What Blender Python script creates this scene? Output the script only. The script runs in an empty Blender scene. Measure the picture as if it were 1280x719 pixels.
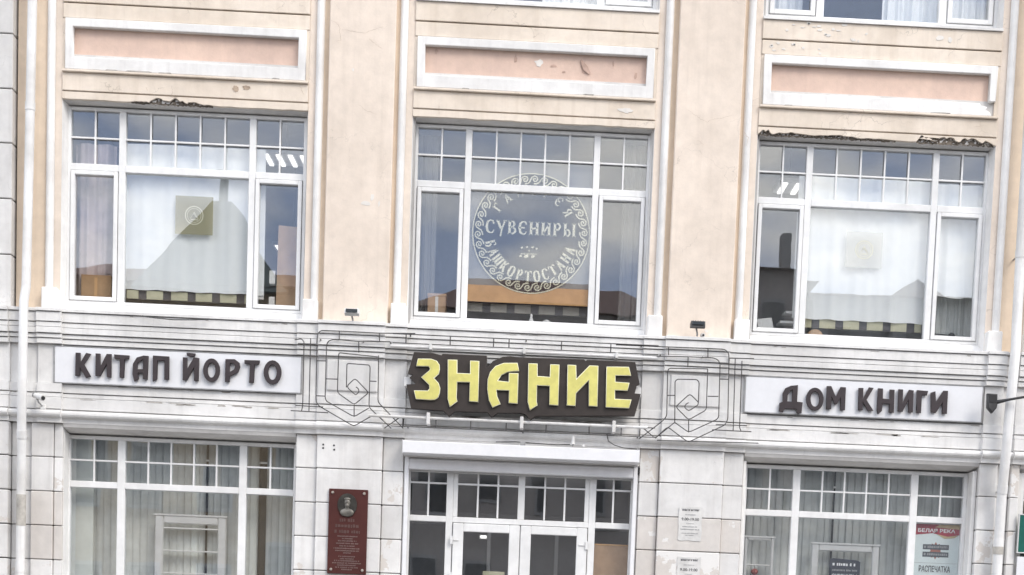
import bpy, bmesh, math, random
from mathutils import Vector, Matrix
random.seed(7)
SC = bpy.context.scene
COL = SC.collection
R_ = math.radians

# ------------------------------------------------------------------ camera
cam_d = bpy.data.cameras.new('camera')
cam = bpy.data.objects.new('camera', cam_d)
COL.objects.link(cam)
SC.camera = cam
cam_d.sensor_fit = 'HORIZONTAL'
cam_d.sensor_width = 36.0
cam_d.lens = 2036.09 / 1280 * 36.0
cam_d.shift_x = -81.22 / 1280
cam_d.shift_y = 595.07 / 1280
cam_d.clip_start = 0.1
cam_d.clip_end = 3000
CR = ((0.9986557, 0.0371845, -0.0361126), (-0.0338531, 0.9954698, 0.0888469), (0.0392527, -0.0875049, 0.9953904))
cam.matrix_world = Matrix(((CR[0][0], CR[0][2], -CR[0][1], 0.0707), (CR[1][0], CR[1][2], -CR[1][1], -22.0814),
                           (CR[2][0], CR[2][2], -CR[2][1], 1.508), (0, 0, 0, 1)))
# ------------------------------------------------------------------ sky, sun, exposure
SUN_EL, SUN_AZ = 42.0, 141.0          # azimuth clockwise from +Y: in front of the facade, to the right
w = bpy.data.worlds.new('World')
SC.world = w
w.use_nodes = True
wn, wl = w.node_tree.nodes, w.node_tree.links
wn.clear()
wo = wn.new('ShaderNodeOutputWorld')
bg = wn.new('ShaderNodeBackground')
bg.inputs['Strength'].default_value = 0.10
sky = wn.new('ShaderNodeTexSky')
sky.sky_type = 'NISHITA'
sky.sun_disc = False
sky.sun_elevation = R_(SUN_EL)
sky.sun_rotation = R_(SUN_AZ)
sky.air_density = 1.0
sky.dust_density = 1.2
tc = wn.new('ShaderNodeTexCoord')
mp = wn.new('ShaderNodeMapping')
mp.inputs['Scale'].default_value = (1, 1, 2.2)
mp.inputs['Location'].default_value = (9.1, 8.4, 2.2)
nz = wn.new('ShaderNodeTexNoise')
nz.inputs['Scale'].default_value = 2.3
nz.inputs['Detail'].default_value = 7
nz.inputs['Roughness'].default_value = 0.55
rp = wn.new('ShaderNodeValToRGB')
rp.color_ramp.elements[0].position = 0.22
rp.color_ramp.elements[1].position = 0.46
cl = wn.new('ShaderNodeMixRGB')
nz2 = wn.new('ShaderNodeTexNoise')
nz2.inputs['Scale'].default_value = 7.5
nz2.inputs['Detail'].default_value = 6
rp2 = wn.new('ShaderNodeValToRGB')
rp2.color_ramp.elements[0].position = 0.40
rp2.color_ramp.elements[0].color = (6.6, 7.9, 10.8, 1)
rp2.color_ramp.elements[1].position = 0.62
rp2.color_ramp.elements[1].color = (17.0, 16.4, 15.4, 1)
wl.new(mp.outputs['Vector'], nz2.inputs['Vector'])
wl.new(nz2.outputs['Fac'], rp2.inputs['Fac'])
wl.new(rp2.outputs['Color'], cl.inputs['Color2'])
wl.new(tc.outputs['Generated'], mp.inputs['Vector'])
wl.new(mp.outputs['Vector'], nz.inputs['Vector'])
wl.new(nz.outputs['Fac'], rp.inputs['Fac'])
wl.new(rp.outputs['Color'], cl.inputs['Fac'])
wl.new(sky.outputs['Color'], cl.inputs['Color1'])
wl.new(cl.outputs['Color'], bg.inputs['Color'])
wl.new(bg.outputs['Background'], wo.inputs['Surface'])
sd = bpy.data.lights.new('sun', 'SUN')
sd.energy = 1.3
sd.angle = R_(22)
sd.color = (1.0, 0.93, 0.84)
sun = bpy.data.objects.new('sun', sd)
COL.objects.link(sun)
sv = Vector((math.sin(R_(SUN_AZ)) * math.cos(R_(SUN_EL)), math.cos(R_(SUN_AZ)) * math.cos(R_(SUN_EL)), math.sin(R_(SUN_EL))))
sun.rotation_euler = sv.to_track_quat('Z', 'Y').to_euler()
sun.location = (20, -30, 30)
SC.view_settings.view_transform = 'Standard'
SC.view_settings.look = 'None'
SC.view_settings.gamma = 1
SC.view_settings.use_curve_mapping = False
SC.view_settings.exposure = 0.66
SC.render.engine = 'CYCLES'
SC.cycles.use_denoising = True
SC.cycles.use_adaptive_sampling = True
SC.cycles.adaptive_threshold = 0.02
SC.cycles.transparent_max_bounces = 24
SC.cycles.max_bounces = 7
SC.cycles.sample_clamp_indirect = 6

# ------------------------------------------------------------------ measured outlines (facade X, Z in metres)
BIG = [[[(-1.383,4.782),(-1.211,4.787),(-1.139,4.765),(-1.103,4.717),(-1.097,4.663),(-1.106,4.601),(-1.167,4.544),(-1.107,4.485),(-1.084,4.424),(-1.087,4.361),(-1.106,4.301),(-1.147,4.269),(-1.202,4.263),(-1.394,4.267),(-1.423,4.378),(-1.245,4.382),(-1.223,4.41),(-1.232,4.456),(-1.334,4.549),(-1.23,4.642),(-1.227,4.668),(-1.244,4.688),(-1.404,4.685)]],[[(-0.999,4.787),(-0.876,4.789),(-0.871,4.622),(-0.707,4.623),(-0.712,4.787),(-0.593,4.786),(-0.588,4.265),(-0.708,4.269),(-0.709,4.51),(-0.867,4.508),(-0.87,4.309),(-0.856,4.263),(-0.955,4.184),(-0.986,4.288)]],[[(-0.101,4.785),(-0.074,4.682),(-0.16,4.675),(-0.223,4.663),(-0.3,4.621),(-0.345,4.549),(-0.206,4.54),(-0.207,4.652),(-0.084,4.654),(-0.079,4.265),(-0.199,4.27),(-0.199,4.428),(-0.357,4.428),(-0.346,4.347),(-0.3,4.253),(-0.404,4.201),(-0.455,4.296),(-0.48,4.435),(-0.479,4.559),(-0.451,4.653),(-0.383,4.734),(-0.274,4.777)]],[[(0.039,4.786),(0.158,4.787),(0.164,4.63),(0.322,4.625),(0.322,4.785),(0.441,4.786),(0.447,4.267),(0.327,4.269),(0.322,4.509),(0.164,4.509),(0.165,4.304),(0.178,4.259),(0.08,4.187),(0.047,4.299)]],[[(0.546,4.791),(0.657,4.79),(0.668,4.617),(0.829,4.793),(0.944,4.794),(0.954,4.275),(0.838,4.277),(0.827,4.602),(0.671,4.433),(0.67,4.27),(0.554,4.272)]],[[(1.05,4.789),(1.34,4.798),(1.374,4.686),(1.172,4.681),(1.173,4.601),(1.356,4.595),(1.336,4.494),(1.173,4.493),(1.177,4.384),(1.391,4.383),(1.365,4.271),(1.059,4.27)]]]
BOARD = [(-1.438,4.87),(-1.194,4.868),(-1.083,4.844),(-1.068,4.863),(-0.5,4.865),(-0.491,4.718),(-0.418,4.799),(-0.294,4.859),(-0.199,4.871),(-0.071,4.862),(0.757,4.873),(0.779,4.856),(0.8,4.871),(1.422,4.87),(1.492,4.589),(1.456,4.578),(1.432,4.47),(1.512,4.466),(1.444,4.185),(0.157,4.126),(0.094,4.072),(0.027,4.138),(-0.039,4.156),(-0.332,4.143),(-0.409,4.086),(-0.467,4.146),(-0.886,4.139),(-0.963,4.073),(-1.037,4.14),(-1.456,4.153),(-1.525,4.454),(-1.402,4.467),(-1.484,4.542),(-1.445,4.582),(-1.509,4.595)]
KITAP = [[[(-5.801,4.694),(-5.741,4.694),(-5.739,4.57),(-5.667,4.697),(-5.606,4.686),(-5.692,4.549),(-5.602,4.399),(-5.669,4.383),(-5.741,4.503),(-5.744,4.403),(-5.804,4.4)]],[[(-5.546,4.696),(-5.485,4.695),(-5.483,4.532),(-5.404,4.695),(-5.344,4.695),(-5.343,4.397),(-5.4,4.402),(-5.403,4.569),(-5.481,4.411),(-5.545,4.409)]],[[(-5.31,4.693),(-5.112,4.688),(-5.121,4.641),(-5.172,4.639),(-5.178,4.405),(-5.235,4.402),(-5.235,4.636),(-5.303,4.64)]],[[(-4.933,4.696),(-4.869,4.693),(-4.878,4.391),(-4.935,4.395),(-4.937,4.472),(-5.001,4.469),(-4.989,4.393),(-5.046,4.36),(-5.071,4.45),(-5.066,4.584),(-5.02,4.666)],[(-4.936,4.649),(-4.937,4.522),(-5.008,4.519),(-5.003,4.6)]],[[(-4.812,4.702),(-4.603,4.698),(-4.601,4.403),(-4.662,4.401),(-4.663,4.642),(-4.75,4.641),(-4.753,4.403),(-4.81,4.371)]],[[(-4.428,4.696),(-4.37,4.695),(-4.371,4.548),(-4.286,4.702),(-4.218,4.695),(-4.223,4.403),(-4.281,4.404),(-4.28,4.578),(-4.368,4.407),(-4.426,4.404)],[(-4.382,4.758),(-4.267,4.753),(-4.273,4.716),(-4.32,4.704),(-4.374,4.718)]],[[(-3.949,4.553),(-3.953,4.506),(-3.968,4.463),(-3.991,4.429),(-4.021,4.406),(-4.054,4.397),(-4.087,4.403),(-4.118,4.423),(-4.143,4.456),(-4.159,4.497),(-4.165,4.543),(-4.16,4.59),(-4.146,4.633),(-4.123,4.667),(-4.093,4.69),(-4.06,4.699),(-4.026,4.693),(-3.996,4.673),(-3.971,4.64),(-3.955,4.599)],[(-4.006,4.55),(-4.008,4.521),(-4.015,4.495),(-4.025,4.474),(-4.039,4.46),(-4.055,4.454),(-4.071,4.458),(-4.085,4.471),(-4.097,4.491),(-4.104,4.517),(-4.107,4.546),(-4.106,4.575),(-4.099,4.601),(-4.088,4.623),(-4.074,4.636),(-4.059,4.642),(-4.043,4.638),(-4.028,4.625),(-4.017,4.605),(-4.009,4.579)]],[[(-3.881,4.697),(-3.762,4.702),(-3.701,4.661),(-3.689,4.605),(-3.715,4.536),(-3.819,4.478),(-3.821,4.411),(-3.881,4.408)],[(-3.819,4.649),(-3.778,4.648),(-3.75,4.615),(-3.77,4.568),(-3.82,4.538)]],[[(-3.637,4.697),(-3.437,4.7),(-3.446,4.649),(-3.501,4.646),(-3.509,4.411),(-3.57,4.409),(-3.565,4.647),(-3.633,4.651)]],[[(-3.156,4.561),(-3.161,4.513),(-3.176,4.47),(-3.201,4.434),(-3.233,4.411),(-3.268,4.402),(-3.304,4.408),(-3.336,4.428),(-3.363,4.461),(-3.38,4.504),(-3.387,4.551),(-3.382,4.599),(-3.367,4.642),(-3.342,4.678),(-3.31,4.701),(-3.275,4.71),(-3.239,4.704),(-3.207,4.684),(-3.181,4.651),(-3.163,4.609)],[(-3.217,4.558),(-3.219,4.528),(-3.226,4.501),(-3.238,4.479),(-3.253,4.464),(-3.269,4.459),(-3.286,4.463),(-3.302,4.476),(-3.314,4.497),(-3.322,4.524),(-3.326,4.554),(-3.324,4.584),(-3.317,4.611),(-3.305,4.633),(-3.29,4.648),(-3.274,4.653),(-3.257,4.649),(-3.242,4.636),(-3.229,4.615),(-3.221,4.588)]]]
DOM = [[[(3.488,4.682),(3.583,4.695),(3.581,4.48),(3.656,4.475),(3.647,4.333),(3.585,4.33),(3.574,4.383),(3.421,4.384),(3.403,4.335),(3.348,4.348),(3.351,4.454),(3.392,4.472),(3.386,4.577),(3.416,4.647)],[(3.512,4.631),(3.511,4.477),(3.453,4.479),(3.454,4.555),(3.48,4.613)]],[[(3.931,4.528),(3.927,4.481),(3.913,4.439),(3.889,4.405),(3.858,4.382),(3.823,4.373),(3.787,4.379),(3.753,4.399),(3.726,4.431),(3.708,4.472),(3.699,4.518),(3.703,4.564),(3.717,4.606),(3.741,4.641),(3.772,4.663),(3.807,4.672),(3.843,4.666),(3.877,4.647),(3.904,4.615),(3.923,4.574)],[(3.873,4.525),(3.872,4.495),(3.865,4.468),(3.853,4.446),(3.838,4.431),(3.82,4.426),(3.802,4.43),(3.785,4.443),(3.771,4.464),(3.762,4.49),(3.757,4.52),(3.758,4.55),(3.765,4.578),(3.777,4.6),(3.792,4.614),(3.81,4.62),(3.828,4.616),(3.845,4.603),(3.859,4.582),(3.868,4.555)]],[[(3.963,4.699),(4.021,4.702),(4.09,4.567),(4.145,4.695),(4.216,4.694),(4.219,4.399),(4.153,4.396),(4.153,4.558),(4.108,4.471),(4.074,4.469),(4.032,4.565),(4.037,4.403),(3.97,4.4)]],[[(4.385,4.693),(4.447,4.696),(4.451,4.559),(4.521,4.708),(4.584,4.702),(4.497,4.544),(4.596,4.407),(4.522,4.4),(4.449,4.518),(4.455,4.409),(4.393,4.406)]],[[(4.642,4.701),(4.708,4.7),(4.712,4.57),(4.803,4.566),(4.796,4.691),(4.862,4.69),(4.867,4.394),(4.8,4.395),(4.802,4.505),(4.711,4.509),(4.708,4.408),(4.661,4.365),(4.641,4.417)]],[[(4.912,4.7),(4.974,4.699),(4.979,4.533),(5.053,4.699),(5.115,4.693),(5.119,4.409),(5.057,4.407),(5.052,4.569),(4.982,4.411),(4.919,4.417)]],[[(5.157,4.699),(5.307,4.693),(5.293,4.636),(5.227,4.641),(5.228,4.406),(5.165,4.411)]],[[(5.343,4.674),(5.403,4.695),(5.419,4.56),(5.509,4.707),(5.57,4.707),(5.572,4.411),(5.508,4.408),(5.505,4.551),(5.427,4.418),(5.358,4.423)]]]
ORN_L = [[(-1.434,5.117),(-1.9,5.1),(-2.41,5.103),(-2.642,5.101),(-2.681,5.069),(-2.695,4.999),(-2.691,4.21),(-2.658,4.145),(-2.193,3.901),(-1.926,4.067)],[(-1.752,4.997),(-2.158,4.983),(-2.462,4.996),(-2.539,4.979),(-2.571,4.928),(-2.572,4.248),(-2.553,4.205),(-2.192,4.022),(-2.006,4.141)],[(-1.902,4.798),(-2.402,4.828),(-2.413,4.803),(-2.416,4.321),(-2.196,4.176),(-2.011,4.339),(-2.194,4.513),(-2.302,4.403),(-2.177,4.298),(-2.138,4.344),(-2.146,4.383),(-2.18,4.404)],[(-2.302,4.392),(-2.303,4.688),(-2.281,4.698),(-2.015,4.69),(-2.003,4.657),(-2.004,4.152),(-1.709,3.896)],[(-1.898,4.816),(-1.89,4.223),(-1.553,3.902)],[(-1.798,3.892),(-1.591,4.049)],[(-2.41,5.103),(-2.411,4.994)],[(-1.895,5.096),(-1.892,4.995)],[(-2.158,4.983),(-2.154,4.843)],[(-2.196,4.176),(-2.192,4.022)],[(-2.564,4.49),(-2.42,4.492)],[(-1.998,4.486),(-1.915,4.486)],[(-2.688,4.715),(-2.575,4.717)],[(-2.688,4.269),(-2.577,4.27)],[(-2.951,4.133),(-2.595,4.13)],[(-3.011,4.066),(-2.527,4.059)],[(-2.936,4.922),(-2.704,4.924)],[(-2.982,4.968),(-2.894,4.985),(-2.86,4.947),(-2.858,4.137),(-2.871,4.066)],[(-2.777,4.995),(-2.776,4.07)],[(-1.546,4.039),(-1.552,3.929)]]
ORN_R = [[(1.167,5.089),(1.851,5.093),(2.362,5.097),(2.583,5.096),(2.637,5.053),(2.647,4.985),(2.668,4.197),(2.634,4.126),(2.162,3.883),(1.885,4.071),(1.728,3.915),(1.559,4.046),(1.21,4.049)],[(1.52,4.964),(2.112,4.979),(2.437,4.982),(2.508,4.956),(2.534,4.9),(2.547,4.226),(2.521,4.19),(2.163,4.01),(1.975,4.132)],[(2.374,4.836),(1.875,4.821),(1.853,4.79),(1.867,4.208),(1.823,4.149),(1.722,4.064),(1.519,3.899)],[(2.374,4.836),(2.382,4.31),(2.155,4.17),(1.978,4.332),(2.157,4.507),(2.273,4.404),(2.268,4.367),(2.15,4.284),(2.095,4.328),(2.105,4.367),(2.145,4.392)],[(1.975,4.132),(1.956,4.658),(1.985,4.686),(2.241,4.693),(2.271,4.66),(2.273,4.397)],[(1.975,4.132),(1.728,3.915)],[(1.851,5.093),(1.856,4.988)],[(2.367,5.098),(2.37,4.984)],[(2.112,4.979),(2.115,4.847)],[(2.155,4.17),(2.163,4.01)],[(1.867,4.473),(1.964,4.478)],[(2.391,4.485),(2.53,4.489)],[(2.543,4.713),(2.653,4.714)],[(2.512,4.126),(2.922,4.13)],[(2.469,4.057),(2.984,4.054)],[(2.647,4.985),(2.973,4.993)],[(2.534,4.905),(2.907,4.912)],[(2.728,4.988),(2.745,4.062)],[(2.818,4.958),(2.827,4.1),(2.848,4.062)],[(1.753,3.891),(2.71,3.905),(3.084,3.911)],[(1.525,4.044),(1.524,3.941)]]
CRACKS = [[(-2.654,9.045),(-2.582,9.029),(-2.539,8.972),(-2.527,8.883),(-2.514,8.804),(-2.596,8.79)],[(-2.508,8.944),(-2.375,8.931),(-2.221,8.909),(-2.109,8.954),(-1.988,9.0)],[(-2.268,8.02),(-2.163,7.945),(-2.039,7.911)],[(-2.147,8.843),(-2.063,8.778),(-1.98,8.732)],[(1.988,8.161),(2.117,8.086),(2.181,8.049),(2.245,8.022),(2.306,8.055),(2.461,8.083),(2.584,8.13)],[(2.131,7.784),(2.216,7.738)],[(2.73,7.915),(2.796,7.847),(2.77,7.745)]]
CRACKS2 = [[(-4.681,8.147),(-4.659,8.068),(-4.69,8.036),(-4.597,8.011)],[(-4.998,8.131),(-4.986,8.072)],[(4.096,8.18),(4.111,8.099)],[(5.836,8.245),(5.852,8.165),(5.768,8.15)],[(-3.033,8.229),(-2.98,8.132)],[(-1.236,8.118),(-1.232,7.967)]]

# ------------------------------------------------------------------ materials
MATS = {}
def newmat(name):
    m = bpy.data.materials.new(name)
    m.use_nodes = True
    MATS[name] = m
    nt = m.node_tree
    return m, nt.nodes, nt.links, nt.nodes['Principled BSDF']

def N(ns, t, **kw):
    n = ns.new(t)
    for k, v in kw.items():
        n.inputs[k].default_value = v
    return n

def ramp(ns, ls, src, a, b):
    r = ns.new('ShaderNodeMapRange')
    r.inputs['From Min'].default_value = a
    r.inputs['From Max'].default_value = b
    ls.new(src, r.inputs['Value'])
    return r.outputs['Result']

def mixc(ns, ls, fac, c1, c2, typ='MIX'):
    m = ns.new('ShaderNodeMixRGB')
    m.blend_type = typ
    for s, v in (('Fac', fac), ('Color1', c1), ('Color2', c2)):
        if isinstance(v, (int, float)):
            m.inputs[s].default_value = v
        elif isinstance(v, tuple):
            m.inputs[s].default_value = (*v, 1)
        else:
            ls.new(v, m.inputs[s])
    return m.outputs['Color']

def mathn(ns, ls, op, a, b):
    m = ns.new('ShaderNodeMath')
    m.operation = op
    for i, v in enumerate((a, b)):
        if isinstance(v, (int, float)):
            m.inputs[i].default_value = v
        else:
            ls.new(v, m.inputs[i])
    return m.outputs[0]

def plaster(name, col, dirt, dirt_amt=0.45, streak=0.35, peel=None, peel_at=0.66, rnd=0.0, bump=0.25, rough=0.85, seed=0.0, cracks=0.0):
    m, ns, ls, bs = newmat(name)
    geo = ns.new('ShaderNodeNewGeometry')
    mp1 = N(ns, 'ShaderNodeMapping', Location=(seed * 3.7, seed * 1.3, seed * 2.1))
    ls.new(geo.outputs['Position'], mp1.inputs['Vector'])
    pos = mp1.outputs['Vector']
    oi = ns.new('ShaderNodeObjectInfo')
    def noise(scale, detail, rg=0.6, vec=None):
        n = N(ns, 'ShaderNodeTexNoise', Scale=scale, Detail=detail, Roughness=rg)
        ls.new(vec or pos, n.inputs['Vector'])
        return n.outputs['Fac']
    broad = noise(1.1, 5)
    mott = noise(7, 6, 0.65)
    fine = noise(55, 4, 0.7)
    mp2 = N(ns, 'ShaderNodeMapping', Scale=(9, 9, 0.5))
    ls.new(pos, mp2.inputs['Vector'])
    strk = noise(1.0, 5, 0.6, mp2.outputs['Vector'])
    c = mixc(ns, ls, mathn(ns, ls, 'MULTIPLY', ramp(ns, ls, broad, 0.42, 0.68), dirt_amt), col, dirt)
    c = mixc(ns, ls, mathn(ns, ls, 'MULTIPLY', ramp(ns, ls, strk, 0.5, 0.75), streak), c, dirt)
    patch = noise(0.55, 3, 0.5)
    c = mixc(ns, ls, mathn(ns, ls, 'MULTIPLY', ramp(ns, ls, patch, 0.50, 0.56), 0.16), c, tuple(v * 0.86 for v in dirt))
    mo = ns.new('ShaderNodeMapRange')
    mo.inputs['To Min'].default_value = 0.93
    mo.inputs['To Max'].default_value = 1.05
    mo.inputs['From Min'].default_value = 0.3
    mo.inputs['From Max'].default_value = 0.7
    ls.new(mott, mo.inputs['Value'])
    hsv = ns.new('ShaderNodeHueSaturation')
    ls.new(c, hsv.inputs['Color'])
    val = mo.outputs['Result']
    if rnd:
        rr = ns.new('ShaderNodeMapRange')
        rr.inputs['To Min'].default_value = 1 - rnd
        rr.inputs['To Max'].default_value = 1 + rnd * 0.5
        ls.new(oi.outputs['Random'], rr.inputs['Value'])
        val = mathn(ns, ls, 'MULTIPLY', val, rr.outputs['Result'])
    ls.new(val, hsv.inputs['Value'])
    c = hsv.outputs['Color']
    h = mathn(ns, ls, 'ADD', mathn(ns, ls, 'MULTIPLY', mott, 0.6), mathn(ns, ls, 'MULTIPLY', fine, 0.25))
    if peel:
        pn = noise(2.6, 8, 0.62)
        if rnd:
            pn = mathn(ns, ls, 'ADD', pn, mathn(ns, ls, 'MULTIPLY', mathn(ns, ls, 'SUBTRACT', oi.outputs['Random'], 0.5), 0.28))
        mask = ramp(ns, ls, pn, peel_at, peel_at + 0.012)
        c = mixc(ns, ls, mathn(ns, ls, 'MULTIPLY', mask, 0.8), c, peel)
        h = mathn(ns, ls, 'SUBTRACT', h, mathn(ns, ls, 'MULTIPLY', mask, 0.5))
    if cracks:
        vo = ns.new('ShaderNodeTexVoronoi')
        vo.feature = 'DISTANCE_TO_EDGE'
        vo.inputs['Scale'].default_value = 1.6
        dist = N(ns, 'ShaderNodeTexNoise', Scale=5.0, Detail=4)
        ls.new(pos, dist.inputs['Vector'])
        add = ns.new('ShaderNodeVectorMath')
        add.operation = 'MULTIPLY_ADD'
        ls.new(dist.outputs['Color'], add.inputs[0])
        add.inputs[1].default_value = (0.35, 0.35, 0.35)
        ls.new(pos, add.inputs[2])
        ls.new(add.outputs[0], vo.inputs['Vector'])
        cm = ramp(ns, ls, vo.outputs['Distance'], 0.008, 0.0)
        cm = mathn(ns, ls, 'MULTIPLY', cm, ramp(ns, ls, noise(0.9, 3), 0.52, 0.62))
        c = mixc(ns, ls, mathn(ns, ls, 'MULTIPLY', cm, cracks), c, tuple(v * 0.45 for v in dirt))
    ls.new(c, bs.inputs['Base Color'])
    bs.inputs['Roughness'].default_value = rough
    bs.inputs['Specular IOR Level'].default_value = 0.25
    bp = N(ns, 'ShaderNodeBump', Strength=bump, Distance=0.02)
    ls.new(h, bp.inputs['Height'])
    ls.new(bp.outputs['Normal'], bs.inputs['Normal'])
    return m

plaster('beige', (0.785, 0.685, 0.59), (0.62, 0.535, 0.455), 0.50, 0.45, peel=(0.80, 0.74, 0.66), peel_at=0.735, cracks=0.35)
plaster('band', (0.77, 0.68, 0.58), (0.58, 0.49, 0.395), 0.50, 0.45, peel=(0.78, 0.72, 0.64), peel_at=0.70, cracks=0.5, seed=2)
plaster('tan', (0.74, 0.61, 0.475), (0.58, 0.47, 0.365), 0.5, 0.5, seed=4)
plaster('pink', (0.71, 0.535, 0.44), (0.58, 0.43, 0.365), 0.7, 0.4, seed=5, bump=0.35)
plaster('white', (0.77, 0.76, 0.745), (0.48, 0.47, 0.455), 0.35, 0.4, peel=(0.56, 0.52, 0.475), peel_at=0.71, seed=7, cracks=0.3)
plaster('block', (0.755, 0.745, 0.73), (0.52, 0.50, 0.48), 0.4, 0.35, peel=(0.60, 0.555, 0.51), peel_at=0.665, rnd=0.10, seed=9, cracks=0.35)
plaster('blockbare', (0.65, 0.615, 0.58), (0.55, 0.51, 0.47), 0.4, 0.3, peel=(0.76, 0.75, 0.735), peel_at=0.57, rnd=0.04, seed=10)
plaster('cornice', (0.775, 0.765, 0.75), (0.50, 0.49, 0.475), 0.40, 0.38, peel=(0.58, 0.55, 0.51), peel_at=0.70, seed=11, cracks=0.2)
plaster('trimwhite', (0.83, 0.82, 0.80), (0.58, 0.56, 0.54), 0.35, 0.45, peel=(0.62, 0.56, 0.50), peel_at=0.72, seed=13)
plaster('soffit', (0.68, 0.665, 0.645), (0.46, 0.445, 0.43), 0.5, 0.3, seed=15)
plaster('broken', (0.16, 0.135, 0.11), (0.07, 0.06, 0.052), 0.8, 0.5, peel=(0.36, 0.33, 0.29), peel_at=0.60, seed=16, bump=1.0)
plaster('joint', (0.44, 0.43, 0.42), (0.30, 0.29, 0.285), 0.6, 0.3, seed=17)
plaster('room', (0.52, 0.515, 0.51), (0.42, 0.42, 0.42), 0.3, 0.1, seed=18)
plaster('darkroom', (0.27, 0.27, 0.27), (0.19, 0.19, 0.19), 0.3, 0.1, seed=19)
plaster('asphalt', (0.06, 0.06, 0.062), (0.035, 0.035, 0.035), 0.6, 0.2, seed=20, bump=0.6)
plaster('paving', (0.30, 0.29, 0.28), (0.2, 0.19, 0.18), 0.6, 0.2, seed=21)
plaster('earth', (0.12, 0.11, 0.09), (0.08, 0.07, 0.06), 0.6, 0.2, seed=22)
plaster('brickhouse', (0.46, 0.42, 0.39), (0.36, 0.33, 0.30), 0.6, 0.3, seed=23)
plaster('ochrehouse', (0.50, 0.38, 0.24), (0.36, 0.27, 0.18), 0.5, 0.3, seed=24)
plaster('greyhouse', (0.40, 0.40, 0.39), (0.30, 0.30, 0.30), 0.5, 0.3, seed=25)
plaster('roofbrown', (0.20, 0.13, 0.11), (0.14, 0.095, 0.085), 0.5, 0.3, seed=26)
plaster('roofgreen', (0.20, 0.23, 0.21), (0.14, 0.16, 0.15), 0.5, 0.3, seed=27)
plaster('granite', (0.080, 0.027, 0.024), (0.06, 0.021, 0.018), 0.5, 0.1, seed=28, rough=0.35, bump=0.03)

def flat(name, col, rough=0.5, metal=0.0, spec=0.4, var=0.08, emit=None, bump=0.0):
    m, ns, ls, bs = newmat(name)
    geo = ns.new('ShaderNodeNewGeometry')
    n = N(ns, 'ShaderNodeTexNoise', Scale=6.0, Detail=6, Roughness=0.65)
    ls.new(geo.outputs['Position'], n.inputs['Vector'])
    k = ramp(ns, ls, n.outputs['Fac'], 0.35, 0.7)
    c = mixc(ns, ls, k, col, tuple(max(0, v * (1 - 2.2 * var)) for v in col))
    ls.new(c, bs.inputs['Base Color'])
    rr = ns.new('ShaderNodeMapRange')
    rr.inputs['To Min'].default_value = max(0.02, rough - 0.08)
    rr.inputs['To Max'].default_value = min(1, rough + 0.1)
    ls.new(n.outputs['Fac'], rr.inputs['Value'])
    ls.new(rr.outputs['Result'], bs.inputs['Roughness'])
    bs.inputs['Metallic'].default_value = metal
    bs.inputs['Specular IOR Level'].default_value = spec
    if bump:
        n2 = N(ns, 'ShaderNodeTexNoise', Scale=40.0, Detail=4)
        ls.new(geo.outputs['Position'], n2.inputs['Vector'])
        bp = N(ns, 'ShaderNodeBump', Strength=bump, Distance=0.01)
        ls.new(n2.outputs['Fac'], bp.inputs['Height'])
        ls.new(bp.outputs['Normal'], bs.inputs['Normal'])
    if emit:
        bs.inputs['Emission Color'].default_value = (*emit[0], 1)
        bs.inputs['Emission Strength'].default_value = emit[1]
    return m

plaster('pvc', (0.81, 0.81, 0.805), (0.60, 0.595, 0.58), 0.25, 0.30, seed=31, bump=0.02, rough=0.35)
plaster('pipe', (0.77, 0.765, 0.755), (0.47, 0.45, 0.42), 0.5, 0.55, peel=(0.50, 0.46, 0.41), peel_at=0.72, seed=33, bump=0.08, rough=0.5)
plaster('sillmetal', (0.79, 0.785, 0.775), (0.55, 0.54, 0.52), 0.4, 0.35, seed=35, bump=0.05, rough=0.45)
flat('signwhite', (0.76, 0.765, 0.785), 0.4, var=0.03)
flat('letterdark', (0.048, 0.037, 0.040), 0.45, var=0.15)
flat('boarddark', (0.040, 0.031, 0.027), 0.55, var=0.15)
flat('letteryellow', (0.70, 0.65, 0.20), 0.45, var=0.10)
flat('letteredge', (0.85, 0.83, 0.62), 0.45, var=0.03)
flat('iron', (0.115, 0.11, 0.11), 0.6, 0.2, var=0.25)
flat('pipepatch', (0.55, 0.52, 0.47), 0.7, var=0.2)
flat('greymetal', (0.42, 0.42, 0.42), 0.5, 0.3, var=0.2)
flat('darkmetal', (0.07, 0.07, 0.072), 0.5, 0.3, var=0.2)
flat('rubber', (0.03, 0.03, 0.032), 0.7)
flat('shutter', (0.80, 0.80, 0.815), 0.4, var=0.04)
flat('bronze', (0.075, 0.07, 0.062), 0.45, 0.5, var=0.3)
flat('bronzelight', (0.23, 0.215, 0.19), 0.45, 0.5, var=0.3)
flat('bolt', (0.55, 0.50, 0.44), 0.4, 0.6)
flat('plaquetext', (0.19, 0.125, 0.115), 0.5, var=0.1)
flat('plaquehead', (0.11, 0.058, 0.052), 0.5, var=0.1)
flat('paper', (0.74, 0.735, 0.72), 0.8, var=0.05)
flat('oldpaper', (0.70, 0.69, 0.67), 0.85, var=0.12)
flat('ink', (0.10, 0.10, 0.105), 0.8)
flat('inkpale', (0.36, 0.36, 0.365), 0.8)
flat('cardboard', (0.42, 0.26, 0.14), 0.85, var=0.1)
flat('hardboard', (0.46, 0.31, 0.20), 0.8, var=0.1)
flat('ochre', (0.56, 0.33, 0.15), 0.7, var=0.08)
flat('strippale', (0.50, 0.48, 0.34), 0.7, var=0.1)
flat('stripgrey', (0.33, 0.31, 0.27), 0.7, var=0.12)
flat('stripdark', (0.09, 0.085, 0.09), 0.7, var=0.1)
flat('decal', (0.60, 0.575, 0.43), 0.6, var=0.03)
flat('posterblue', (0.70, 0.77, 0.77), 0.4, var=0.04)
flat('posterred', (0.40, 0.05, 0.075), 0.4, var=0.1)
flat('postergold', (0.58, 0.45, 0.26), 0.4, var=0.1)
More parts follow.
